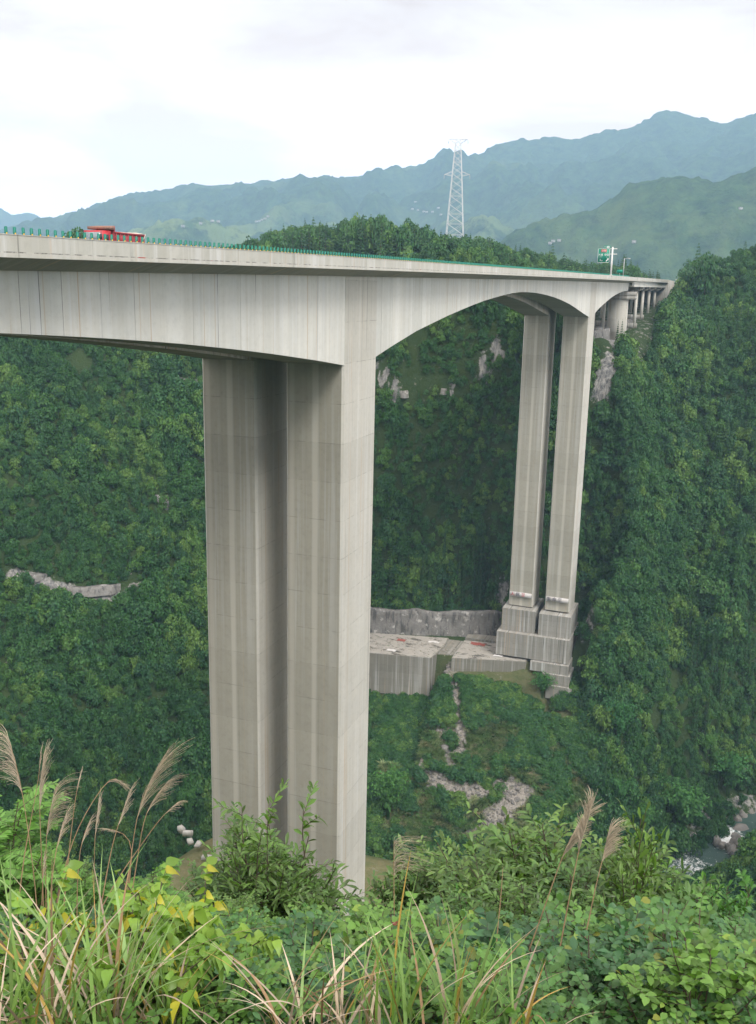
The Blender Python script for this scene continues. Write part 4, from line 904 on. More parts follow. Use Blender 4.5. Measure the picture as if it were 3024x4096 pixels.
for i, (x, y, r_, lab) in enumerate(spots):
    d = ray(x, y); t_ = (-139.2 - CAM[2]) / d[2]; p_ = CAM + d * t_
    o_ = link('boulder', bms[i % 3], label=lab or 'grey boulder heaped with others beside the white water', cat='boulder', group=None if lab else 'boulders along the river bank')
    o_.location = p_; o_.rotation_euler = (rng.uniform(0, 3), rng.uniform(0, 3), rng.uniform(0, 6)) if i else (0.1, 0.12, 0.6); o_.scale = (r_ * 1.15, r_ * 0.9, r_ * 0.75) if i else (4.6, 2.6, 1.5)

# terrace beside the near pier
tw = empty('broken_wall', (-22, 8, -74), label='low broken white concrete wall on the terrace left of the near pier', cat='wall')
mb = MB()
for i in range(9):
    a = at(352 + i * 13, 1891 + i * 5.5, 150) ; g = i / 8
    if i in (4, 7): continue
    mb.box((-10.5 + i * 1.5, 8.0 - i * 0.95 + 0.5 * math.sin(i * 2.3), 0.15), (1.2 + 0.3 * (i % 2), 0.8, 0.8 - 0.16 * (i * 5 % 4)), rz=-0.57 + 0.9 * math.sin(i * 1.7))
mb.obj('wall_blocks', M['parapet'], tw)
# ------------------------------------------------------------------ trees
def quads(C, Nn, size, rg, asp=0.75):
    """random leaf-clump quads at C facing Nn"""
    n = len(C); Nn = Nn / (np.linalg.norm(Nn, axis=1)[:, None] + 1e-9); r = rg.normal(size=(n, 3)); T = np.cross(Nn, r); T /= np.linalg.norm(T, axis=1)[:, None] + 1e-9; B = np.cross(Nn, T)
    s = np.broadcast_to(size, n)[:, None]; k = rg.uniform(0.7, 1.15, (n, 4))[:, :, None]
    V = np.stack([C - T * s * k[:, 0], C - B * s * asp * k[:, 1], C + T * s * k[:, 2], C + B * s * asp * k[:, 3]], 1)
    V[:, ::2] += (Nn * s * 0.25)[:, None]
    return V.reshape(-1, 3), np.arange(4 * n).reshape(-1, 4)
def crown_broad(seed, H=1.0, nb=11, nl=54, wide=1.0, sz=0.08, flat=0.8):
    rg = np.random.default_rng(seed); Cs = []; Ns = []
    for i in range(nb):
        a = rg.uniform(0, 6.28); r = rg.uniform(0.15, 0.62) * wide; z = rg.uniform(0.25, 0.78) - 0.12 * r
        if i == 0: r, z = 0.1, 0.78
        c = np.array([r * math.cos(a), r * math.sin(a), z]); rad = rg.uniform(0.22, 0.36)
        d = rg.normal(size=(nl, 3)); d[:, 2] = np.abs(d[:, 2]) * 1.1 - 0.25; d /= np.linalg.norm(d, axis=1)[:, None]
        Cs.append(c + d * rad * np.array([1.1, 1.1, flat]) * rg.uniform(0.82, 1.08, (nl, 1))); Ns.append(d + rg.normal(size=(nl, 3)) * 0.45 + np.array([0, 0, 0.5]))
    return quads(np.concatenate(Cs), np.concatenate(Ns), rg.uniform(sz * 0.7, sz * 1.3, nb * nl), rg)
def crown_conifer(seed, w=0.22, n=460):
    rg = np.random.default_rng(seed); z = rg.uniform(0, 1, n) ** 0.85; tier = np.round(z * 11) / 11 + rg.normal(size=n) * 0.015; z = np.clip(tier, 0.06, 1)
    a = rg.uniform(0, 6.28, n); k = 1 + 0.35 * np.sin(a * 3 + seed) * rg.uniform(0, 1, n); r = w * (1 - z) ** 0.8 * k * rg.uniform(0.45, 1.05, n) + 0.008
    C = np.stack([r * np.cos(a), r * np.sin(a), z - r * 0.35], 1); Nn = np.stack([np.cos(a) * 0.6, np.sin(a) * 0.6, np.full(n, 0.8)], 1) + rg.normal(size=(n, 3)) * 0.35
    return quads(C, Nn, (0.018 + 0.035 * (1 - z)) * rg.uniform(0.8, 1.3, n), rg, 0.5)
def crown_bamboo(seed):
    rg = np.random.default_rng(seed); Cs = []; Ns = []
    for i in range(26):
        a = rg.uniform(0, 6.28); L = rg.uniform(0.65, 1.0); out = rg.uniform(0.15, 0.62); t_ = np.linspace(0.35, 1.0, 10)
        x = out * t_ ** 2.2; z = L * (t_ - 0.42 * np.clip(t_ - 0.6, 0, 1) ** 1.6 * 2.2)
        n = 26
        for tt_, xx, zz in zip(t_, x, z):
            k = max(2, int(6 * (1.25 - abs(tt_ - 0.8)))) ; c = np.array([xx * math.cos(a), xx * math.sin(a), zz]); o_ = rg.normal(size=(k, 3)) * np.array([0.055, 0.055, 0.035]); Cs.append(c + o_); Ns.append(o_ * 8 + np.array([0, 0, 1.0]))
    return quads(np.concatenate(Cs), np.concatenate(Ns), 0.042, rg, 0.6)
BROAD = [mesh_np('crown', *crown_broad(s, nb=nb_, wide=w_, flat=f_), M['leaf']) for s, nb_, w_, f_ in ((1, 11, 1.0, 0.8), (2, 13, 1.1, 0.7), (3, 9, 0.85, 0.9), (4, 12, 1.2, 0.65), (5, 8, 0.75, 1.0), (6, 14, 1.0, 0.75))]
CONI = [mesh_np('crown', *crown_conifer(s, w_), M['conifer']) for s, w_ in ((1, 0.20), (2, 0.25), (3, 0.16), (4, 0.30))]
BAMB = [mesh_np('crown', *crown_bamboo(s), M['bamboo']) for s in (1, 2, 3)]
trunk_me = MB().tube([(0, 0, -0.15), (0.01, 0, 0.2), (-0.01, 0.01, 0.6)], [0.035, 0.028, 0.012], 6)
for a in (0.3, 2.4, 4.3): trunk_me.tube([(0, 0, 0.28), (0.18 * math.cos(a), 0.18 * math.sin(a), 0.5)], [0.016, 0.007], 4)
trunk_me = trunk_me.mesh('trunk', M['bark'])
ctrunk_me = MB().tube([(0, 0, -0.1), (0, 0, 0.4), (0, 0, 0.95)], [0.018, 0.013, 0.003], 6).mesh('trunk', M['bark'])
culm = MB()
for i in range(9):
    a = i * 0.7; culm.tube([(0.03 * math.cos(a), 0.03 * math.sin(a), -0.05), (0.07 * math.cos(a), 0.07 * math.sin(a), 0.5), (0.2 * math.cos(a), 0.2 * math.sin(a), 0.8)], [0.008, 0.006, 0.003], 5)
culm_me = culm.mesh('stems', M['bamboo'])
def tree(kind, p, h, w, label, group, cat='tree', name='broadleaf_tree'):
    o_ = empty(name, p, rng.uniform(0, 6.28), label=label, cat=cat, group=group); o_.scale = (w, w, h)
    me = {'b': BROAD, 'c': CONI, 'm': BAMB}[kind]; link('crown', me[int(rng.integers(len(me)))], o_)
    link('stems' if kind == 'm' else 'trunk', {'b': trunk_me, 'c': ctrunk_me, 'm': culm_me}[kind], o_)
    return o_
KEEP = []      # circles kept clear of the general wood
def clear(x, y):
    ok = np.ones(np.shape(x), bool)
    ok &= sdpoly(x, y, PLAT) > 2.0
    ok &= ~((np.abs(x + 8) < 25) & (np.abs(y - 6) < 18))
    ok &= ~((np.abs(x - 0.00011 * y ** 2 + 7) < 14.5) & (y > 228))
    ok &= ~((np.abs(x + 7) < 11.5) & (y > 160) & (y < 185)) & ((sdpoly(x, y, PLAT) > 6) | (y < 163 + 0.19 * (x + 60)))
    ok &= polydist(x, y, RIV)[0] > np.where(x > 55, 12.5, 6.5)
    ok &= ~((np.abs(x + 7 - 0.00011 * y * y) < 12) & (Hg(x, y) > -9))
    ok &= ~((np.abs(x - 4.5) < 5.5) & (y > 150) & (y < 170))
    for c_ in KEEP: ok &= np.hypot(x - c_[0], y - c_[1]) > c_[2]
    return ok
# special trees first
def place(X, Y, kind, hpx, wpx, label, group, name, cat, r0=130):
    """(X, Y) is where the foot of the plant is seen, hpx its seen height"""
    p_ = hit(X, Y, r0); D = np.linalg.norm(p_ - CAM); h = hpx * D / FPX / 0.93; w = wpx * D / FPX / 2 * (1.5 if kind == 'b' else 2.2 if kind == 'c' else 1.35)
    KEEP.append((p_[0], p_[1], w * (0.32 if kind != 'c' else 0.1))); tree(kind, p_ - np.array([0, 0, 0.4]), h, w, label, group, cat, name)
for X, Y, hp, wp, lab in ((848, 1790, 130, 110, 'bright green feathery clump just right of the near pier, low on the slope'), (1352, 1630, 110, 90, 'feathery bright clump right of the stepped footing courses'), (1490, 1830, 130, 130, 'largest bright drooping bamboo clump above the white water'),
    (1590, 1740, 110, 110, 'bright bamboo clump above the river at the right'), (1405, 1830, 80, 70, 'small drooping bamboo clump left of the largest clump'), (1345, 1770, 90, 80, 'mid green bamboo clump low on the slope left of the river'), (1540, 1655, 60, 60, 'small bamboo clump up the bank right of the rubble slope'),
    (412, 1810, 110, 60, 'pale feathery clump beside the left leg of the near pier'), (1185, 1520, 60, 80, 'rounded bright bush at the foot of the far pier foundation')):
    place(X, Y, 'm', hp, wp, lab, None, 'bamboo_clump', 'bamboo')
rg = np.random.default_rng(5)
for i in range(34):
    place(rg.uniform(822, 1085), rg.uniform(1262, 1352), 'c', rg.uniform(80, 120), rg.uniform(26, 36), 'slender dark cedar in the stand above the work platform', 'cedars above the work platform', 'cedar_tree', 'tree')
for i in range(34):
    place(rg.uniform(1500, 1680), rg.uniform(1350, 1640), 'c', rg.uniform(80, 115), rg.uniform(26, 34), 'slender cedar in the stand on the lower right slope', 'cedars on the lower right slope', 'cedar_tree', 'tree')
for i in range(30):
    X = rg.uniform(1500, 1700); place(X, rg.uniform(700, 800), 'c', rg.uniform(40, 60), rg.uniform(24, 32), 'dark conifer high on the right slope above the road cutting', 'conifers on the upper right slope', 'conifer_tree', 'tree')
for X, Y, h_, w_ in ((1348, 745, 42, 12), (1357, 748, 45, 12)):
    place(X, Y, 'c', h_, w_ * 1.4, 'thin conifer on the crag under the approach viaduct, one of a pair', 'pair of conifers under the viaduct', 'conifer_tree', 'tree')
# crest of the wooded hill behind the deck
CREST = [(555, 526), (600, 515), (650, 505), (700, 492), (740, 484), (790, 474), (820, 478), (850, 482), (872, 505), (890, 492), (912, 484), (935, 492), (955, 512), (1000, 520), (1040, 524), (1075, 518), (1100, 534), (1130, 556), (1150, 572)]
cx_ = np.array([c[0] for c in CREST]); cy_ = np.array([c[1] for c in CREST])
nC = 0
for i in range(200):
    X = rg.uniform(545, 1165); Yt = float(np.interp(X, cx_, cy_)) + rg.exponential(16) - 2 + 6 * rg.uniform(-1, 1)
    R = rg.uniform(385, 450) - (Yt - 480) * 0.35; p_ = at(X, Yt, R); g = float(Hg(p_[0], p_[1])); h = p_[2] - g
    if h < 3: continue
    con = rg.uniform() < (0.52 if X < 960 else 0.25); h = min(h, 13.5 if X < 960 else 9.0)
    nC += 1
    tree('c' if con else 'b', (p_[0], p_[1], p_[2] - h), h / (1 if con else 0.95), (h * 0.8 + 3.0) if con else max(2.6, h * 0.40), ('pointed conifer' if con else 'rounded broadleaf tree') + ' on the hilltop rising behind the bridge deck', ('conifers' if con else 'broadleaf trees') + ' on the hilltop behind the deck', 'tree', 'conifer_tree' if con else 'broadleaf_tree')
for i in range(75):
    X = rg.uniform(1262, 1442); Yt = np.interp(X, [1262, 1290, 1335, 1350, 1400, 1440], [588, 575, 572, 585, 578, 590]) + rg.uniform(-2, 16)
    R = rg.uniform(430, 500); p_ = at(X, Yt, R); con = X > 1385 or rg.uniform() < 0.25; h = rg.uniform(8, 13)
    tree('c' if con else 'b', (p_[0], p_[1], p_[2] - h), h, 9.0 if con else 4.6, 'small roadside ' + ('conifer' if con else 'tree') + ' beyond the bridge end, behind the exit sign', 'roadside ' + ('conifers' if con else 'trees') + ' beyond the bridge', 'tree', 'conifer_tree' if con else 'broadleaf_tree')
for i in range(7):
    X = 150 + i * 6.5 + rg.uniform(-2, 2) ; p_ = at(X, 506 + abs(i - 3) * 3.5, 300); g = -5
    tree('b', (p_[0], p_[1], p_[2] - 9), 9.5, 4.2, 'hazy treetop peeping over the parapet left of the red truck', 'treetops left of the truck', 'tree')
for i in range(20):
    X = rg.uniform(1505, 1680); Yt = np.interp(X, [1505, 1520, 1560, 1652, 1700], [585, 564, 560, 575, 570]) + rg.uniform(-4, 22); R = rg.uniform(385, 430); p_ = at(X, Yt, R); g = float(Hg(p_[0], p_[1])); h = min(max(p_[2] - g, 6), 16)
    tree('b', (p_[0], p_[1], p_[2] - h), h, 5.6, 'leafy tree on the top of the right hill', 'trees on the right hilltop', 'tree')

# general wood: sample the slopes by surface area
def scatter(n, x0, x1, y0, y1, seed, dens):
    rg = np.random.default_rng(seed); out = []; 
    x = rg.uniform(x0, x1, n); y = rg.uniform(y0, y1, n); e = 1.5; gxx = (Hg(x + e, y) - Hg(x - e, y)) / (2 * e); gyy = (Hg(x, y + e) - Hg(x, y - e)) / (2 * e)
    k = rg.uniform(0, 1, n) < np.clip(np.sqrt(1 + gxx ** 2 + gyy ** 2) / 3.2, 0, 1) * dens; x, y = x[k], y[k]
    z = Hg(x, y); px_, py2, w = project(np.stack([x, y, z + 3], -1))
    k = (w > 5) & (px_ > -260) & (px_ < 1912) & (py2 < 2450) & (py2 > 300); x, y, z, px_, py2, w = x[k], y[k], z[k], px_[k], py2[k], w[k]
    return x, y, z, px_, py2, w
x, y, z, PX, PY, Wd = scatter(440000, -330, 300, 60, 540, 3, 1.0)
k = clear(x, y) & ((fbm(x / 9, y / 14, 3, 61) > -0.40) | (y < 150)); rk_ = zmask(x, y, ROCKZ); k &= rk_ < 0.28; scr = sdpoly(x, y, SCR) < 0.5; k &= ~scr
x, y, z, PX, PY, Wd = [q[k] for q in (x, y, z, PX, PY, Wd)]
rg = np.random.default_rng(8)
# drop what stands hidden far behind the crest
h = 2.0 + (2.6 + 5.5 * np.clip(fbm(x / 22, y / 22, 2, 88) + 0.25, 0, 1)) * rg.uniform(0, 1, len(x)) ** 1.9 * (1 + 0.35 * fbm(x / 30, y / 30, 3, 12)); h = np.where(y > 330, h * 1.1, h)
con = (rg.uniform(0, 1, len(x)) < 0.06 + 0.25 * (fbm(x / 40, y / 40, 2, 19) > 0.25) * ((PX > 1100) | (PY < 900))).astype(int)
wv_ = np.where(con == 1, h * 1.25, h * rg.uniform(0.42, 0.62, len(x))); h = np.where(con == 1, h * 1.5, h)
seen = (PX > -20) & (PX < 1672) & (PY > 560)
big_ = h * wv_ / Wd ** 2 * seen * (1 - ((PX > 450) & (PX < 800) & (PY > 780))) 
order = np.argsort(-big_ * (con == 0)); ind = order[:200]
def region(X, Y):
    if X < 440: return 'left of the near pier', 'forest left of the near pier'
    if X < 1150: return 'between the two tall piers', 'forest between the piers'
    return 'right of the far piers', 'forest right of the far piers'
for i in ind:
    r_, g_ = region(PX[i], PY[i]); tree('b', (x[i], y[i], z[i] - 0.5), h[i], wv_[i], 'leafy crown in the dense forest on the gorge side ' + r_, 'broadleaf trees in the ' + g_, 'tree')
mask = np.ones(len(x), bool); mask[ind] = False
def gn_stuff(name, pts, sc, rz, pick, sources, label):
    """one object whose points carry copies of the given meshes: stuff nobody could count"""
    me = bpy.data.meshes.new(name); me.vertices.add(len(pts)); me.vertices.foreach_set('co', np.asarray(pts, np.float32).ravel())
    for nm, ty, av in (('sc', 'FLOAT_VECTOR', sc), ('rz', 'FLOAT_VECTOR', rz), ('pick', 'INT', pick)):
        a = me.attributes.new(nm, ty, 'POINT'); a.data.foreach_set('vector' if ty == 'FLOAT_VECTOR' else 'value', np.asarray(av, np.float32 if ty != 'INT' else np.int32).ravel())
    o_ = link(name, me, label=label, kind='stuff')
    gnt = bpy.data.node_groups.new(name, 'GeometryNodeTree'); gnt.interface.new_socket('Geometry', in_out='INPUT', socket_type='NodeSocketGeometry'); gnt.interface.new_socket('Geometry', in_out='OUTPUT', socket_type='NodeSocketGeometry')
    gi = gnt.nodes.new('NodeGroupInput'); go = gnt.nodes.new('NodeGroupOutput'); iop = gnt.nodes.new('GeometryNodeInstanceOnPoints'); jn = gnt.nodes.new('GeometryNodeGeometryToInstance')
    for so_ in reversed(sources):
        oi = gnt.nodes.new('GeometryNodeObjectInfo'); oi.inputs['Object'].default_value = so_; oi.transform_space = 'ORIGINAL'; gnt.links.new(oi.outputs['Geometry'], jn.inputs[0])
    def attr(nm, dt):
        a = gnt.nodes.new('GeometryNodeInputNamedAttribute'); a.data_type = dt; a.inputs['Name'].default_value = nm; return a.outputs['Attribute']
    gnt.links.new(gi.outputs[0], iop.inputs['Points']); gnt.links.new(jn.outputs[0], iop.inputs['Instance']); iop.inputs['Pick Instance'].default_value = True
    gnt.links.new(attr('pick', 'INT'), iop.inputs['Instance Index']); gnt.links.new(attr('sc', 'FLOAT_VECTOR'), iop.inputs['Scale'])
    e2r = gnt.nodes.new('FunctionNodeEulerToRotation'); gnt.links.new(attr('rz', 'FLOAT_VECTOR'), e2r.inputs[0]); gnt.links.new(e2r.outputs[0], iop.inputs['Rotation'])
    gnt.links.new(iop.outputs[0], go.inputs[0]); md = o_.modifiers.new('scatter', 'NODES'); md.node_group = gnt
    return o_
srcs = []
for me_ in BROAD + CONI:
    for o_ in bpy.data.objects:
        if o_.data == me_: srcs.append(o_); break
assert len(srcs) == len(BROAD) + len(CONI)
mk = mask
nm_ = mk.sum(); rzv = np.zeros((nm_, 3)); rzv[:, 2] = rg.uniform(0, 6.28, nm_); rzv[:, 0] = rg.normal(size=nm_) * 0.08; rzv[:, 1] = rg.normal(size=nm_) * 0.08
pick = np.where(con[mk] == 1, len(BROAD) + rg.integers(0, len(CONI), nm_), rg.integers(0, len(BROAD), nm_))
gn_stuff('forest', np.stack([x[mk], y[mk], z[mk] - 0.5], -1), np.stack([wv_[mk], wv_[mk], h[mk]], -1), rzv, pick, srcs, 'dense green forest covering the gorge sides')
# near bank below the foreground: low trees and bushes
x, y, z, PX, PY, Wd = scatter(16000, -120, 200, -95, 140, 33, 0.8)
tt_ = (x - CAM[0]) * NB[0] + (y - CAM[1]) * NB[1]; dc = np.hypot(x - CAM[0], y - CAM[1])
hh = rg.uniform(2.2, 4.6, len(x)) * np.clip(dc / 20, 0.35, 1); _, PYt, _ = project(np.stack([x, y, z + hh], -1))
lim = np.interp(PX, [0, 440, 800, 1250, 1500, 1660, 1900], [1880, 1930, 1960, 1900, 1885, 1895, 1890])
k = clear(x, y) & (dc > 10.5) & (PYt > lim) & (polydist(x, y, RIV)[0] > 12)
x, y, z, hh = x[k], y[k], z[k], hh[k]; nn = len(x); rzv = np.zeros((nn, 3)); rzv[:, 2] = rg.uniform(0, 6.28, nn); w_ = hh * rg.uniform(0.5, 0.75, nn)
gn_stuff('bank_thicket', np.stack([x, y, z - 0.4], -1), np.stack([w_, w_, hh], -1), rzv, rg.integers(0, len(BROAD), nn), srcs[:len(BROAD)], 'low thicket on the near bank below the viewpoint')
# scrub on the disturbed slope under the platform: arching grass tufts and small bushes
def tuft_mesh(seed, nbld=60):
    rg = np.random.default_rng(seed); Vs = []; Fs = []; n = 0
    for i in range(nbld):
        a = rg.uniform(0, 6.28); L = rg.uniform(0.6, 1.1); o_ = rg.uniform(0.25, 0.85); w = 0.075; t_ = np.linspace(0, 1, 5)
        r = o_ * t_ ** 1.6; z_ = L * (t_ - 0.5 * t_ ** 2.6); c, s_ = math.cos(a), math.sin(a); bx_, by_ = rg.normal(size=2) * 0.08
        P = np.stack([r * c + bx_, r * s_ + by_, z_], 1); sd_ = np.array([-s_, c, 0]) * w; ww = (1 - t_ * 0.9)[:, None]
        Vs.append(np.concatenate([P - sd_ * ww, P + sd_ * ww])); k = np.arange(4); Fs.append(np.stack([k, k + 1, k + 6, k + 5], 1) + n); n += 10
    return mesh_np('blades', np.concatenate(Vs), np.concatenate(Fs), M['scrub'])
tuftm = [tuft_mesh(s) for s in (1, 2)]
tl = []
for me_, (X, Y) in zip(tuftm, ((1130, 1640), (890, 1650))):
    p_ = hit(X, Y); o_ = link('grass_tuft', me_, label='large arching grass tuft ' + ('right of the rubble gully' if X > 1000 else 'left of the rubble gully') + ' on the slope below the work platform', cat='grass tuft'); o_.location = p_; o_.scale = (2.6, 2.6, 2.2); tl.append(o_)
x, y, z, PX, PY, Wd = scatter(130000, SCR[:, 0].min() - 6, SCR[:, 0].max() + 12, SCR[:, 1].min() - 4, SCR[:, 1].max() + 20, 51, 1.0)
k = ((sdpoly(x, y, SCR) < 3) | ((sdpoly(x, y, PLAT) < 16) & (x < 14) & (y < 172) & (sdpoly(x, y, SCR) < 14))) & (zmask(x, y, DEBZ) + 0.5 * rg.uniform(-1, 1, len(x)) * 0.6 < 0.5) & (sdpoly(x, y, PLAT) > 1.0) & (polydist(x, y, RIV)[0] > 12) & (fbm(x / 4, y / 4, 3, 77) > -0.42)
for c_ in KEEP: k &= np.hypot(x - c_[0], y - c_[1]) > c_[2] * 0.8
x, y, z = x[k], y[k], z[k]; nn = len(x); bush = (fbm(x / 6, y / 6, 3, 91) > -0.08) & (rg.uniform(0, 1, nn) < 0.55) | ((sdpoly(x, y, PLAT) < 12) & (rg.uniform(0, 1, nn) < 0.3))
s_ = np.where(bush, rg.uniform(1.2, 3.2, nn), rg.uniform(1.2, 2.8, nn)); rzv = np.zeros((nn, 3)); rzv[:, 2] = rg.uniform(0, 6.28, nn); rzv[:, 0] = -0.25
sel = rg.uniform(0, 1, nn) < np.where(bush, 0.75, 0.42)
gn_stuff('slope_scrub', np.stack([x, y, z - 0.2], -1)[sel], np.stack([s_ * np.where(bush, 0.85, 1), s_ * np.where(bush, 0.85, 1), s_], -1)[sel], rzv[sel], np.where(bush, 2 + rg.integers(0, len(BROAD), nn), rg.integers(0, 2, nn))[sel], tl + srcs[:len(BROAD)], 'rough grass and low scrub on the disturbed slope below the platform')
# rubble on the debris runs
st = np.array([(rg.uniform(SCR[:, 0].min(), SCR[:, 0].max() + 8), rg.uniform(SCR[:, 1].min(), SCR[:, 1].max() + 4)) for _ in range(26000)])
k = zmask(st[:, 0], st[:, 1], DEBZ) + 0.5 * fbm(st[:, 0] / 2, st[:, 1] / 2, 3, 5) > 0.55; st = st[k]; nn = len(st)
bsrc = [o for o in bpy.data.objects if o.name.startswith('boulder')][:3]
sz_ = rg.exponential(0.14, nn) + 0.08
gn_stuff('debris_stones', np.c_[st, Hg(st[:, 0], st[:, 1]) + 0.02], np.stack([sz_, sz_, sz_ * 0.7], -1), rg.uniform(0, 6, (nn, 3)), rg.integers(0, 3, nn), bsrc, 'pale broken stones spilled down the slope')
# ------------------------------------------------------------------ foreground plants on the edge of the near bank
def ribs(P0, D, U, L, W, prof, droop=0.3, K=3, fold=0.25, tw=None):
    """leaf strips: P0 base, D direction, U face normal, all (n,3); prof = widths along the leaf (K+1)"""
    n = len(P0); D = D / np.linalg.norm(D, axis=1)[:, None]; S = np.cross(D, U); S /= np.linalg.norm(S, axis=1)[:, None] + 1e-9; Nn = np.cross(S, D)
    t_ = np.linspace(0, 1, K + 1); L = np.broadcast_to(L, n); W = np.broadcast_to(W, n)
    mid = P0[:, None] + D[:, None] * (L[:, None] * t_)[:, :, None] - np.array([0, 0, 1.0]) * (np.broadcast_to(droop, n)[:, None] * L[:, None] * t_ ** 2)[:, :, None]
    w = (W[:, None] * np.array(prof))[:, :, None]; up = Nn[:, None] * w * fold
    V = np.stack([mid - S[:, None] * w + up, mid, mid + S[:, None] * w + up], 2)      # n, K+1, 3, 3
    base = (np.arange(n) * (K + 1) * 3)[:, None]; k = np.arange(K) * 3
    F1 = np.stack([base + k, base + k + 1, base + k + 4, base + k + 3], -1); F2 = np.stack([base + k + 1, base + k + 2, base + k + 5, base + k + 4], -1)
    return V.reshape(-1, 3), np.concatenate([F1.reshape(-1, 4), F2.reshape(-1, 4)])
PR_NAR = [0.15, 0.42, 0.5, 0.05]; PR_RND = [0.12, 0.5, 0.48, 0.06]; PR_HRT = [0.25, 0.52, 0.46, 0.22, 0.0]
def rand_dirs(rg, n, zlo=-0.2, zhi=1.0):
    d = rg.normal(size=(n, 3)); d /= np.linalg.norm(d, axis=1)[:, None]; d[:, 2] = rg.uniform(zlo, zhi, n); return d
def shrub(seed, H_, spread, nst, ntw, lf, L, W, prof, K, pinn=False, leafup=0.5, twl=(0.25, 0.55), low=0.15, droop=0.25):
    """stems with side twigs, leaves set alternately along the twigs; returns stems mesh builder, leaf arrays"""
    rg = np.random.default_rng(seed); st = MB(); P0 = []; D = []; U = []
    for i in range(nst):
        a = rg.uniform(0, 6.28); o_ = spread * rg.uniform(0.2, 1.0); h = H_ * rg.uniform(0.7, 1.0) * (1 - 0.25 * (o_ / spread) ** 2); t_ = np.linspace(0, 1, 7)
        c, s_ = math.cos(a), math.sin(a); wob = 0.05 * H_ * np.sin(t_ * 5 + i)
        pts = np.stack([o_ * t_ ** 1.3 * c + wob * -s_, o_ * t_ ** 1.3 * s_ + wob * c, h * t_], 1); st.tube(pts, np.linspace(0.011, 0.003, 7) * (0.6 + 0.4 * H_), 5, False)
        def leaves(seg, n, rate=1.0):
            q = np.linspace(0.15, 1, n); k = q * (len(seg) - 1); i0 = np.minimum(k.astype(int), len(seg) - 2); f = (k - i0)[:, None]; p = seg[i0] * (1 - f) + seg[i0 + 1] * f
            T = seg[i0 + 1] - seg[i0]; T /= np.linalg.norm(T, axis=1)[:, None]; sd_ = np.cross(T, np.array([0, 0, 1.0]) + rg.normal(size=3) * 0.2); sd_ /= np.linalg.norm(sd_, axis=1)[:, None] + 1e-9
            alt = np.where(np.arange(n) % 2 == 0, 1, -1)[:, None]
            if not pinn: 
                d = sd_ * alt + T * 0.9 + rg.normal(size=(n, 3)) * 0.35 + np.array([0, 0, 0.25]); u = np.cross(T, sd_) ; u = np.where(u[:, 2:3] < 0, -u, u) + rg.normal(size=(n, 3)) * 0.35
            else:
                d = sd_ * alt + T * 0.45 + rg.normal(size=(n, 3)) * 0.1; u = np.cross(T, sd_); u = np.where(u[:, 2:3] < 0, -u, u) + rg.normal(size=(n, 3)) * 0.12
            P0.append(p); D.append(d); U.append(u + np.array([0, 0, leafup]))
        leaves(pts[4:], int(lf * 0.8))
        for j in range(ntw):
            q = rg.uniform(low, 0.97); k = q * 6; i0 = min(int(k), 5); p = pts[i0] + (pts[i0 + 1] - pts[i0]) * (k - i0); b = rg.uniform(0, 6.28); ln = H_ * rg.uniform(*twl) * (1.05 - q * 0.6)
            dv = np.array([math.cos(b), math.sin(b), rg.uniform(0.15, 0.9)]); dv /= np.linalg.norm(dv); tq = np.linspace(0, 1, 5)[:, None]
            seg = p + dv * ln * tq + np.array([0, 0, -1.0]) * (0.22 if pinn else 0.1) * ln * tq ** 2; st.tube(seg, np.linspace(0.004, 0.0015, 5), 3, False); leaves(seg, lf)
    P0, D, U = map(np.concatenate, (P0, D, U)); n = len(P0); Ls = L * rg.uniform(0.6, 1.15, n)
    V, F = ribs(P0, D, U, Ls, W * Ls / L, prof, droop * rg.uniform(0.3, 1.6, n), K)
    return st, V, F
SH = {}
def mk(kind, seeds, mat, **k):
    out = []
    for s in seeds:
        st, V, F = shrub(s, **k); out.append((st.mesh('stems', M['bark']), mesh_np('leaves', V, F, M[mat], smooth=False)))
    SH[kind] = out
mk('narrow', (1, 2, 3), 'narrow', H_=1.7, spread=0.75, nst=11, ntw=22, lf=11, L=0.115, W=0.036, prof=PR_NAR, K=3, low=0.1)
mk('narrow_small', (11, 12), 'narrow', H_=1.2, spread=0.45, nst=6, ntw=15, lf=11, L=0.105, W=0.031, prof=PR_NAR, K=3, low=0.1)
mk('round', (4, 5, 6, 7), 'round', H_=0.85, spread=0.62, nst=15, ntw=19, lf=10, L=0.050, W=0.038, prof=PR_RND, K=3, low=0.05, leafup=0.9, twl=(0.3, 0.6))
mk('round_big', (14, 15), 'round', H_=0.75, spread=0.5, nst=9, ntw=10, lf=8, L=0.085, W=0.046, prof=PR_RND, K=3, low=0.05, leafup=0.8, twl=(0.3, 0.6))
mk('fern', (8, 9), 'fern', H_=1.35, spread=0.6, nst=8, ntw=11, lf=24, L=0.085, W=0.026, prof=PR_RND, K=3, pinn=True, twl=(0.3, 0.45), low=0.25, droop=0.15)
mk('heart', (10,), 'heart', H_=1.0, spread=0.62, nst=7, ntw=6, lf=7, L=0.115, W=0.078, prof=PR_HRT, K=4, low=0.3, leafup=0.0, twl=(0.25, 0.4), droop=1.1)
mk('light', (21, 22), 'fern', H_=0.9, spread=0.5, nst=9, ntw=14, lf=12, L=0.06, W=0.03, prof=PR_NAR, K=3, low=0.1, leafup=0.6)
def ground_at(p): return float(H(np.array([p[0]]), np.array([p[1]]))[0])
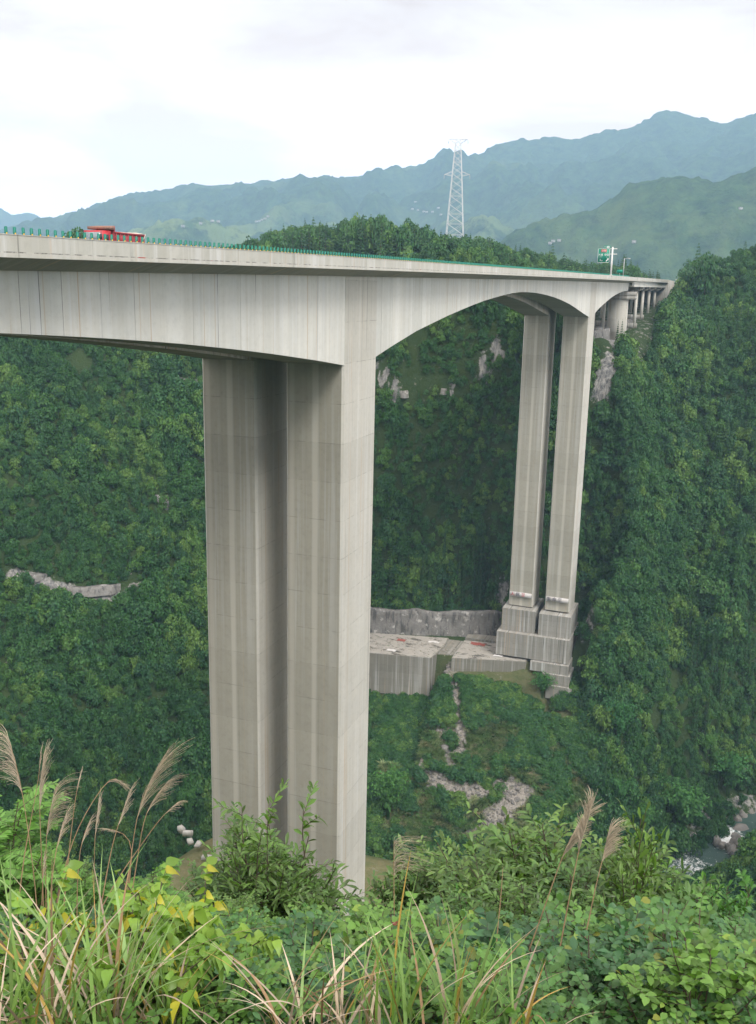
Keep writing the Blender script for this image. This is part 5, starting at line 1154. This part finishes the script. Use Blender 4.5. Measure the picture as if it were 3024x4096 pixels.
def put(kind, X, Ytop, R, label, group=None, name='shrub', cat='shrub', sx=1.0, i=None, hh=None):
    st, lf = SH[kind][int(rng.integers(len(SH[kind]))) if i is None else i]
    p_ = at(X, Ytop, R); g = ground_at(p_) - 0.05; h0 = {'narrow': 1.7, 'narrow_small': 1.2, 'round': 0.85, 'round_big': 0.75, 'fern': 1.35, 'heart': 1.0, 'light': 0.9}[kind]
    s_ = (p_[2] - g) / h0 * (1.14 if kind.startswith('narrow') else 0.92 if kind.startswith('round') else 1.0)
    if hh: s_ = hh; g = p_[2] - h0 * s_
    s_ = max(0.35, s_); o_ = empty(name, (p_[0], p_[1], g), rng.uniform(0, 6.28), label=label, cat=cat, group=group); o_.scale = (min(s_, 1.25) * sx,) * 2 + (s_,)
    link('stems', st, o_); link('leaves', lf, o_); return o_
rg = np.random.default_rng(77)
G = 'narrow leaved shrubs behind the grasses'
for X, Y, R, sx, lab in ((520, 1835, 8.2, 0.95, 'dark narrow leaved shrub in front of the left leg of the near pier'), (566, 1778, 7.6, 0.5, 'slim upright shoot of narrow leaves rising before the dark gap of the near pier'), (655, 1795, 8.0, 0.6, 'shoot with small toothed leaves before the right leg of the near pier'),
    (600, 1875, 7.8, 0.9, 'bushy narrow leaved shrub in front of the foot of the near pier'), (668, 1960, 7.6, 0.45, 'narrow leaved shrub touching the right foot of the near pier'), (470, 1900, 8.6, 0.8, 'low narrow leaved shrub left of the near pier foot'),
    (885, 1905, 8.6, 0.5, 'shrub just right of the near pier, left of the withered stalk'), (915, 1885, 8.8, 0.6, 'shrub right behind the withered stalk'), (990, 1895, 9.0, 0.75, 'narrow leaved shrub between the withered stalk and the right shrubs'),
    (1070, 1870, 8.5, 0.9, 'narrow leaved shrub left of the three right plumes'), (1130, 1840, 8.0, 0.95, 'tall bushy shrub directly left of the right plumes'), (1190, 1835, 7.6, 0.9, 'bright narrow leaved shrub behind the right plumes'), (1250, 1850, 7.8, 0.9, 'narrow leaved shrub behind the stalks of the right plumes'),
    (1372, 1788, 7.2, 0.42, 'tall pointed shoot right of the right plumes'), (1330, 1880, 7.6, 0.8, 'narrow leaved shrub at the foot of the tall pointed shoot'), (1420, 1880, 8.0, 0.6, 'leaning narrow leaved branch right of the pointed shoot')):
    put('narrow' if sx > 0.7 else 'narrow_small', X, Y, R, lab, sx=sx * (1.0 if sx > 0.7 else 1.5))
for i in range(20):
    X = rg.uniform(430, 1400)
    if 600 < X < 930: X = X - 240 if X < 765 else X + 240
    put('narrow', X, np.interp(X, [430, 680, 700, 830, 870, 1000, 1250, 1400], [1955, 1960, 2010, 2010, 1960, 1960, 1935, 1950]) + rg.uniform(-8, 50), rg.uniform(6.2, 8.5), 'dark narrow leaved shrub in the band between pier foot and round leaved bushes', 'narrow leaved shrubs in the middle band', sx=0.9)
for X, Y, R, lab in ((1480, 1858, 11, 'small yellowish shrub below the white water'), (1545, 1895, 10, 'shrub with yellow tips right of the small yellowish shrub'), (1590, 1918, 9.5, 'low yellow green sprig near the right edge above the round leaves'), (690, 1990, 6.8, 'light green feathery herb below the right foot of the near pier'), (755, 2010, 6.4, 'pale herb patch left of the withered stalk'), (1000, 1960, 6.9, 'bright herb right of the withered stalk, above the green blades')):
    put('light', X, Y, R, lab, sx=1.0)
# left side
for X, Y, R, lab in ((10, 1745, 6.0, 'bright leafy bush at the left edge behind the plumes'), (55, 1830, 6.2, 'leafy bush at the foot of the leftmost plumes'), (-30, 1690, 6.6, 'tall bush cut by the left edge of the photo')):
    put('fern', X, Y, R, lab, sx=1.0)
for i in range(13):
    X = rg.uniform(20, 390); put('fern', X, np.interp(X, [0, 200, 400], [1860, 1880, 1900]) + rg.uniform(-8, 90), rg.uniform(5.2, 7.5), 'compound leaved shrub among the dry plume stalks at the left', 'compound leaved shrubs at the left', sx=0.85)
for i in range(8):
    X = rg.uniform(0, 400); put('narrow', X, 1905 + rg.uniform(-15, 60), rg.uniform(7, 9), 'dark shrub behind the compound leaves at the left', 'dark shrubs behind the left plumes', sx=0.9)
for X, Y, R, lab in ((345, 1885, 3.9, 'yellow green heart shaped leaves hanging on a thin twig right of the left plumes'), (265, 1965, 3.6, 'hanging heart shaped leaves in the middle of the left grasses'), (15, 1970, 3.6, 'yellowing heart shaped leaves at the left edge'), (385, 1960, 3.9, 'lower spray of yellow green heart leaves')):
    put('heart', X, Y, R, lab, hh=0.66, name='heart_leaf_shrub')
for X, Y, R, lab in ((1440, 2030, 4.6, 'drooping pale heart shaped leaves over the round leaves at the right'), (1530, 2060, 4.3, 'second spray of pale drooping leaves near the right edge')):
    o_ = put('round_big', X, Y + 12, R, lab, hh=0.75)
# carpet of round leaved bushes
gG = 'round leaved bushes in the foreground'
n_round = 0
for R in np.arange(3.4, 8.2, 0.42):
    for X in np.arange(-60, 1730, 118 * 4.6 / R * 0.9):
        Xj = X + rg.uniform(-40, 40); Rj = R + rg.uniform(-0.2, 0.2)
        if Xj < 440 and R > 5.0: continue
        if Xj > 440 and Xj < 1000 and R > 6.8: continue
        g_ = ground_at(at(Xj, 2000, Rj)); d = at(Xj, 2000, Rj); top = g_ + rg.uniform(0.55, 0.95) * (0.8 if R < 4.2 else 1.0) + (0.25 if Xj > 1080 and R > 5 else 0)
        _, Yp, _ = project(np.array([[d[0], d[1], top]])); Yp = float(Yp[0])
        lim = np.interp(Xj, [0, 430, 470, 800, 1050, 1150, 1350, 1400, 1652], [2040, 2040, 2015, 2010, 2010, 2045, 2010, 1975, 2000])
        Yp = max(Yp, lim + rg.uniform(-6, 10))
        kd = 'round' if rg.uniform() < 0.88 else 'round_big'
        put(kd, Xj, Yp, Rj, 'low bush of small round leaves carpeting the foreground slope', gG, 'round_leaf_bush', 'bush'); n_round += 1
# ------------------------------------------------------------------ grasses
def blades(name, base, spec, mat, rgx, parent=None, **kw):
    """spec rows: (azimuth, lean, length, width, droop)"""
    K = 9; n = len(spec); t_ = np.linspace(0, 1, K + 1); Vs = []; Fs = []
    for i, (a, le, L, w, dr) in enumerate(spec):
        c, s_ = math.cos(a), math.sin(a); r = L * (le * t_ + dr * t_ ** 2.2); z = L * (t_ * math.sqrt(max(0.05, 1 - le * le)) - 0.75 * dr * t_ ** 2.6)
        b = rgx.normal(size=2) * 0.05; tws = rgx.uniform(-0.9, 0.9) + t_ * rgx.uniform(-1, 1)
        P = np.stack([r * c + b[0], r * s_ + b[1], z], 1); sdv = np.stack([-s_ * np.cos(tws) + c * np.sin(tws) * 0.5, c * np.cos(tws) + s_ * np.sin(tws) * 0.5, np.sin(tws) * 0.6], 1)
        wp = w * np.array([0.55, 0.85, 1, 1, 0.95, 0.85, 0.7, 0.5, 0.28, 0.02])[:, None]
        V = np.stack([P - sdv * wp, P + np.array([0, 0, -0.35]) * wp, P + sdv * wp], 1).reshape(-1, 3); b0 = i * (K + 1) * 3; k = b0 + np.arange(K) * 3
        Vs.append(V); Fs += [np.stack([k, k + 1, k + 4, k + 3], -1), np.stack([k + 1, k + 2, k + 5, k + 4], -1)]
    return mesh_np(name, np.concatenate(Vs), np.concatenate(Fs), M[mat])
def spec(rg, n, L, w, lean=(0.05, 0.5), dr=(0.05, 0.6), az=None, sp=3.14):
    return [((az if az is not None else 0) + rg.uniform(-sp, sp), rg.uniform(*lean), rg.uniform(*L), rg.uniform(*w), rg.uniform(*dr)) for _ in range(n)]
def tuft(X, Y, R, gspec, dspec, label, seed):
    """(X, Y) is where the foot is seen"""
    rg2 = np.random.default_rng(seed); p_ = at(X, Y, R)
    o_ = empty('grass_clump', p_, 0, label=label, cat='grass clump')
    if gspec: link('green_blades', blades('green_blades', p_, spec(rg2, *gspec), 'blade', rg2), o_)
    if dspec: link('dry_blades', blades('dry_blades', p_, spec(rg2, *dspec), 'dry', rg2), o_)
    return o_
TR = math.atan2(RT[1], RT[0])      # azimuth of the picture's right
for j, (X, Y, R, g_, d_, lab) in enumerate((
    (120, 2290, 3.1, (22, (0.45, 0.9), (0.0045, 0.009), (0.02, 0.4), (0.05, 0.5), TR, 3.1), (22, (0.4, 0.85), (0.004, 0.008), (0.1, 0.6), (0.1, 0.6), TR, 3.1), 'big clump of green and straw blades in the lower left corner'),
    (250, 2280, 3.3, (24, (0.5, 0.95), (0.0045, 0.010), (0.02, 0.4), (0.05, 0.5), TR, 3.1), (26, (0.4, 0.9), (0.004, 0.008), (0.1, 0.6), (0.1, 0.6), TR, 3.1), 'second grass clump with long arching blades at the lower left'),
    (20, 2290, 3.0, (26, (0.4, 0.8), (0.0045, 0.009), (0.02, 0.4), (0.05, 0.4), TR, 3.1), (8, (0.4, 0.7), (0.004, 0.008), (0.1, 0.6), (0.1, 0.6), TR, 3.1), 'short green grass clump at the very left bottom'),
    (370, 2290, 3.4, (22, (0.4, 0.8), (0.0045, 0.009), (0.02, 0.4), (0.05, 0.4), TR, 3.1), (12, (0.35, 0.7), (0.004, 0.008), (0.1, 0.6), (0.1, 0.6), TR, 3.1), 'upright green blades under the hanging heart leaves'),
    (640, 2262, 3.1, (6, (0.3, 0.6), (0.0045, 0.0075), (0.05, 0.6), (0.1, 0.5), TR, 3.1), (24, (0.28, 0.58), (0.004, 0.0075), (0.05, 0.75), (0.05, 0.55), TR, 3.1), 'withered brown grass clump left of centre at the bottom edge'),
    (760, 2262, 3.2, (8, (0.3, 0.55), (0.0045, 0.0075), (0.05, 0.4), (0.1, 0.5), TR, 3.1), (22, (0.22, 0.5), (0.0045, 0.009), (0.02, 0.5), (0.05, 0.4), TR, 3.1), 'pinkish dry grass clump at the bottom centre'),
    (880, 2262, 3.2, (24, (0.35, 0.78), (0.005, 0.010), (0.02, 0.35), (0.02, 0.25), TR, 3.1), (4, (0.3, 0.5), (0.004, 0.008), (0.1, 0.6), (0.1, 0.4), TR, 3.1), 'spiky bluish green grass clump right of the dry clump'),
    (1010, 2262, 3.3, (22, (0.35, 0.7), (0.005, 0.009), (0.02, 0.5), (0.02, 0.35), TR, 3.1), (8, (0.3, 0.7), (0.004, 0.008), (0.05, 0.5), (0.1, 0.4), TR, 3.1), 'thin green grass clump right of bottom centre'),
    (1130, 2275, 3.4, (10, (0.3, 0.5), (0.005, 0.009), (0.1, 0.5), (0.05, 0.4), TR, 3.1), (5, (0.3, 0.6), (0.004, 0.008), (0.1, 0.5), (0.1, 0.4), TR, 3.1), 'sparse grass blades at the foot of the right plume stalks'))):
    tuft(X, Y, R, g_, d_, lab, 100 + j)
# plumes: stalk with a feathery head
def plume(pix, R, headlen, spreadw, curl, nh, label, seed, droopside=1, group=None, mat='plume', thick=0.0027, wr=0.0010):
    rg2 = np.random.default_rng(seed); pts = np.array([at(X, Y, R + 0.04 * i) for i, (X, Y) in enumerate(pix)])
    base = pts[0]; L = np.r_[0, np.cumsum(np.linalg.norm(np.diff(pts, axis=0), axis=1))]
    u_ = np.linspace(0, L[-1], 14); P = np.stack([np.interp(u_, L, pts[:, k]) for k in range(3)], 1)
    for _ in range(2): P[1:-1] = (P[:-2] + 2 * P[1:-1] + P[2:]) / 4
    # carry the stalk down to the ground
    g = ground_at(base); dv = P[0] - P[2]; dv /= np.linalg.norm(dv); 
    if P[0][2] > g: P = np.concatenate([[P[0] + dv * min(2.0, (P[0][2] - g) / max(0.3, -dv[2]))], P])
    o_ = empty('plume_grass', P[0], 0, label=label, cat='plume grass', group=group)
    MB().tube(P - P[0], np.linspace(thick * 1.35, thick * 0.35, len(P)), 6, False).obj('stalk', M['stalk'], o_)
    # head: hairs leaving the last stretch of the stalk
    Lp = np.r_[0, np.cumsum(np.linalg.norm(np.diff(P, axis=0), axis=1))]; side = RT * droopside; toc = -FW; mb_V = []; mb_F = []; n = 0; K = 7; t_ = np.linspace(0, 1, K + 1)
    for i in range(nh):
        q = Lp[-1] - headlen * rg2.uniform(0.0, 1.0) ** 0.8; p = np.array([np.interp(q, Lp, P[:, k]) for k in range(3)]); q2 = min(q + 0.05, Lp[-1]); T = np.array([np.interp(q2, Lp, P[:, k]) - np.interp(q2 - 0.05, Lp, P[:, k]) for k in range(3)]); T /= np.linalg.norm(T)
        hl = headlen * rg2.uniform(0.35, 0.75); a = rg2.normal(); out = (side * rg2.uniform(-0.25, 1.0) * spreadw + np.cross(side, T) * rg2.normal() * 0.35 * spreadw)
        path = p + T * (hl * t_)[:, None] * (1 - 0.3 * curl * t_[:, None]) + out * (hl * t_ ** 1.4)[:, None] + side * (curl * hl * t_ ** 2.5 * 0.7)[:, None] - np.array([0, 0, 1.0]) * (curl * hl * t_ ** 2.6 * 0.8 * rg2.uniform(0.4, 1.2))[:, None]
        path += rg2.normal(size=(K + 1, 3)) * 0.0018 * t_[:, None]
        w = wr * (1.15 - 0.6 * t_)[:, None]; sv = np.cross(np.gradient(path, axis=0), toc); sv /= np.linalg.norm(sv, axis=1)[:, None] + 1e-9; tv = np.cross(np.gradient(path, axis=0), sv); tv /= np.linalg.norm(tv, axis=1)[:, None] + 1e-9
        V = np.concatenate([path + sv * w, path - sv * w * 0.5 + tv * w * 0.87, path - sv * w * 0.5 - tv * w * 0.87]); k = n + np.arange(K); m_ = K + 1
        for a_, b_ in ((0, 1), (1, 2), (2, 0)): mb_F.append(np.stack([k + a_ * m_, k + 1 + a_ * m_, k + 1 + b_ * m_, k + b_ * m_], -1))
        mb_V.append(V - P[0]); n += len(V)
    link('feathery_head', mesh_np('feathery_head', np.concatenate(mb_V), np.concatenate(mb_F), M[mat]), o_)
def zc(x, y): return (x * 0.3307, 1584.3 + y * 0.3307)       # left close-up to picture coordinates
def zr(x, y): return (1092.6 + x * 0.3386, 1584.3 + y * 0.3386)
def zm(x, y): return (491.7 + x * 0.3968, 1638.9 + y * 0.3968)
gp = None
for j, (pts, hl, sw, cu, nh, sd_, lab) in enumerate((
    ([(275, 1650), (235, 1080), (185, 680), (150, 470), (122, 290), (55, 90)], 0.30, 0.5, 0.5, 80, -1, 'leftmost plume, its hairs blown to the left out of the photo'),
    ([(300, 1560), (272, 800), (258, 500), (262, 380), (285, 240)], 0.25, 0.32, 0.1, 80, 1, 'upright dense plume second from the left'),
    ([(320, 1700), (305, 1300), (300, 800), (312, 650), (330, 540), (370, 420)], 0.26, 0.6, 0.5, 80, 1, 'plume with hairs sweeping right, third from the left'),
    ([(110, 1280), (160, 860), (200, 650), (232, 480), (262, 330), (270, 180)], 0.10, 0.2, 0.0, 14, 1, 'thin bare stalk crossing behind the two leftmost plumes'),
    ([(410, 1320), (450, 900), (480, 620), (505, 430), (530, 330)], 0.10, 0.12, 0.0, 26, 1, 'pale stalk with a closed narrow head, left of the bent stalk'),
    ([(345, 1330), (430, 930), (500, 700), (620, 490), (700, 370), (765, 300), (795, 380)], 0.13, 0.4, 0.6, 30, 1, 'stalk bent over at the top towards the right'),
    ([(640, 1880), (622, 1200), (622, 800), (632, 650), (650, 535)], 0.16, 0.22, 0.05, 60, 1, 'straight stalk with a short dense head in the middle of the left group'),
    ([(505, 1500), (512, 1000), (530, 800), (560, 700), (590, 640)], 0.14, 0.25, 0.2, 50, 1, 'short plume just left of the straight middle stalk'),
    ([(660, 1240), (720, 900), (760, 720), (800, 610), (848, 460)], 0.18, 0.3, 0.1, 55, 1, 'slanting plume right of the straight middle stalk'),
    ([(815, 1480), (850, 1000), (880, 760), (910, 560), (970, 400), (1060, 255)], 0.32, 0.5, 0.15, 100, 1, 'largest plume of the left group, fanning to the upper right'),
    ([(850, 1250), (905, 900), (950, 620), (1000, 500), (1085, 400)], 0.18, 0.5, 0.3, 60, 1, 'plume just below the largest one, leaning right'),
    ([(660, 1230), (780, 1010), (900, 840), (1070, 600), (1175, 510)], 0.10, 0.6, 0.5, 26, 1, 'long thin stalk leaning far right towards the near pier'),
    ([(320, 1300), (345, 1000), (370, 830), (400, 700), (430, 610)], 0.17, 0.35, 0.2, 55, 1, 'lower plume in front of the third one'),
    ([(270, 1600), (275, 1200), (283, 1000), (290, 900)], 0.12, 0.3, 0.1, 30, 1, 'short ragged plume low in the left group'),
    ([(820, 1430), (860, 1000), (878, 760), (800, 690), (700, 685)], 0.10, 0.4, 0.3, 24, -1, 'side spray bent to the left off the largest plume'))):
    plume([zc(*p) for p in pts], 4.3 + 0.05 * (j % 4), hl * 0.9, sw * 0.85, cu, nh, lab, 300 + j, sd_)
for j, (pts, hl, sw, cu, nh, sd_, lab) in enumerate((
    ([(300, 1900), (385, 1450), (440, 1150), (500, 850), (535, 680), (582, 555)], 0.24, 0.32, 0.15, 200, -1, 'tallest of the three beige plumes at the right'),
    ([(0, 1900), (150, 1560), (290, 1170), (390, 880), (440, 740), (520, 620)], 0.24, 0.4, 0.2, 150, 1, 'left one of the three beige plumes at the right, on the most slanting stalk'),
    ([(455, 1900), (520, 1500), (560, 1330), (600, 1120), (650, 900), (690, 780), (705, 690)], 0.18, 0.6, 0.3, 160, 1, 'right one of the three beige plumes at the right, with a loose brushy head'),
    ([(1380, 1900), (1386, 1600)], 0.05, 0.2, 0.1, 6, 1, 'thin bare stalk at the lower right'),
    ([(1225, 1929), (1170, 1780), (1110, 1680), (1040, 1655), (985, 1720)], 0.16, 0.2, 0.5, 60, -1, 'bent over dry plume touching the bushes at the lower right'))):
    plume([zr(*p) for p in pts], 4.7 + 0.1 * j, hl, sw, cu, nh, lab, 340 + j, sd_, thick=0.005, wr=0.0019)
for j, (pts, hl, sw, cu, nh, lab) in enumerate((
    ([(935, 1500), (932, 1000), (930, 700), (930, 505)], 0.2, 1.1, 0.9, 60, 'withered umbrella headed stalk right of the near pier'),
    ([(1195, 1400), (1185, 1150), (1172, 915)], 0.03, 0.1, 0.0, 4, 'bare straight straw between the withered stalk and the right shrubs'),
    ([(1480, 1250), (1500, 1000), (1520, 800), (1530, 650)], 0.03, 0.1, 0.0, 4, 'bare straw standing in front of the right shrubs'))):
    plume([zm(*p) for p in pts], 4.6, hl, sw, cu, nh, lab, 360 + j, 1, thick=0.004)
p_ = at(860, 2010, 4.6); lf = MB()
Vq, Fq = ribs(np.array([[0, 0, 0.]] * 2), np.array([[0.1, 0, -1.0], [0.5, 0, -0.8]]), np.array([RT * 0.2 - FW, RT * 0.4 - FW]), 0.035, 0.03, PR_RND, 0.0, 3)
rl = link('red_leaf', mesh_np('red_leaf', Vq, Fq, M['brick']), label='single withered red leaf on the umbrella headed stalk', cat='leaf'); rl.location = p_
HAZE_D = 1.6e-4
# ------------------------------------------------------------------ haze
hz = MB().box((-1000, 3750, 485), (17000, 10500, 1260)).mesh('haze', None)
m = bpy.data.materials.new('haze'); m.use_nodes = True; t = m.node_tree; t.nodes.clear(); o = N(t, 'ShaderNodeOutputMaterial')
pv = N(t, 'ShaderNodeVolumePrincipled', Density=HAZE_D, Anisotropy=0.0); pv.inputs['Color'].default_value = (0.46, 0.71, 1.0, 1); t.links.new(pv.outputs[0], o.inputs['Volume'])
hz.materials.append(m); link('haze', hz, label='pale blue haze filling the valley', kind='stuff')
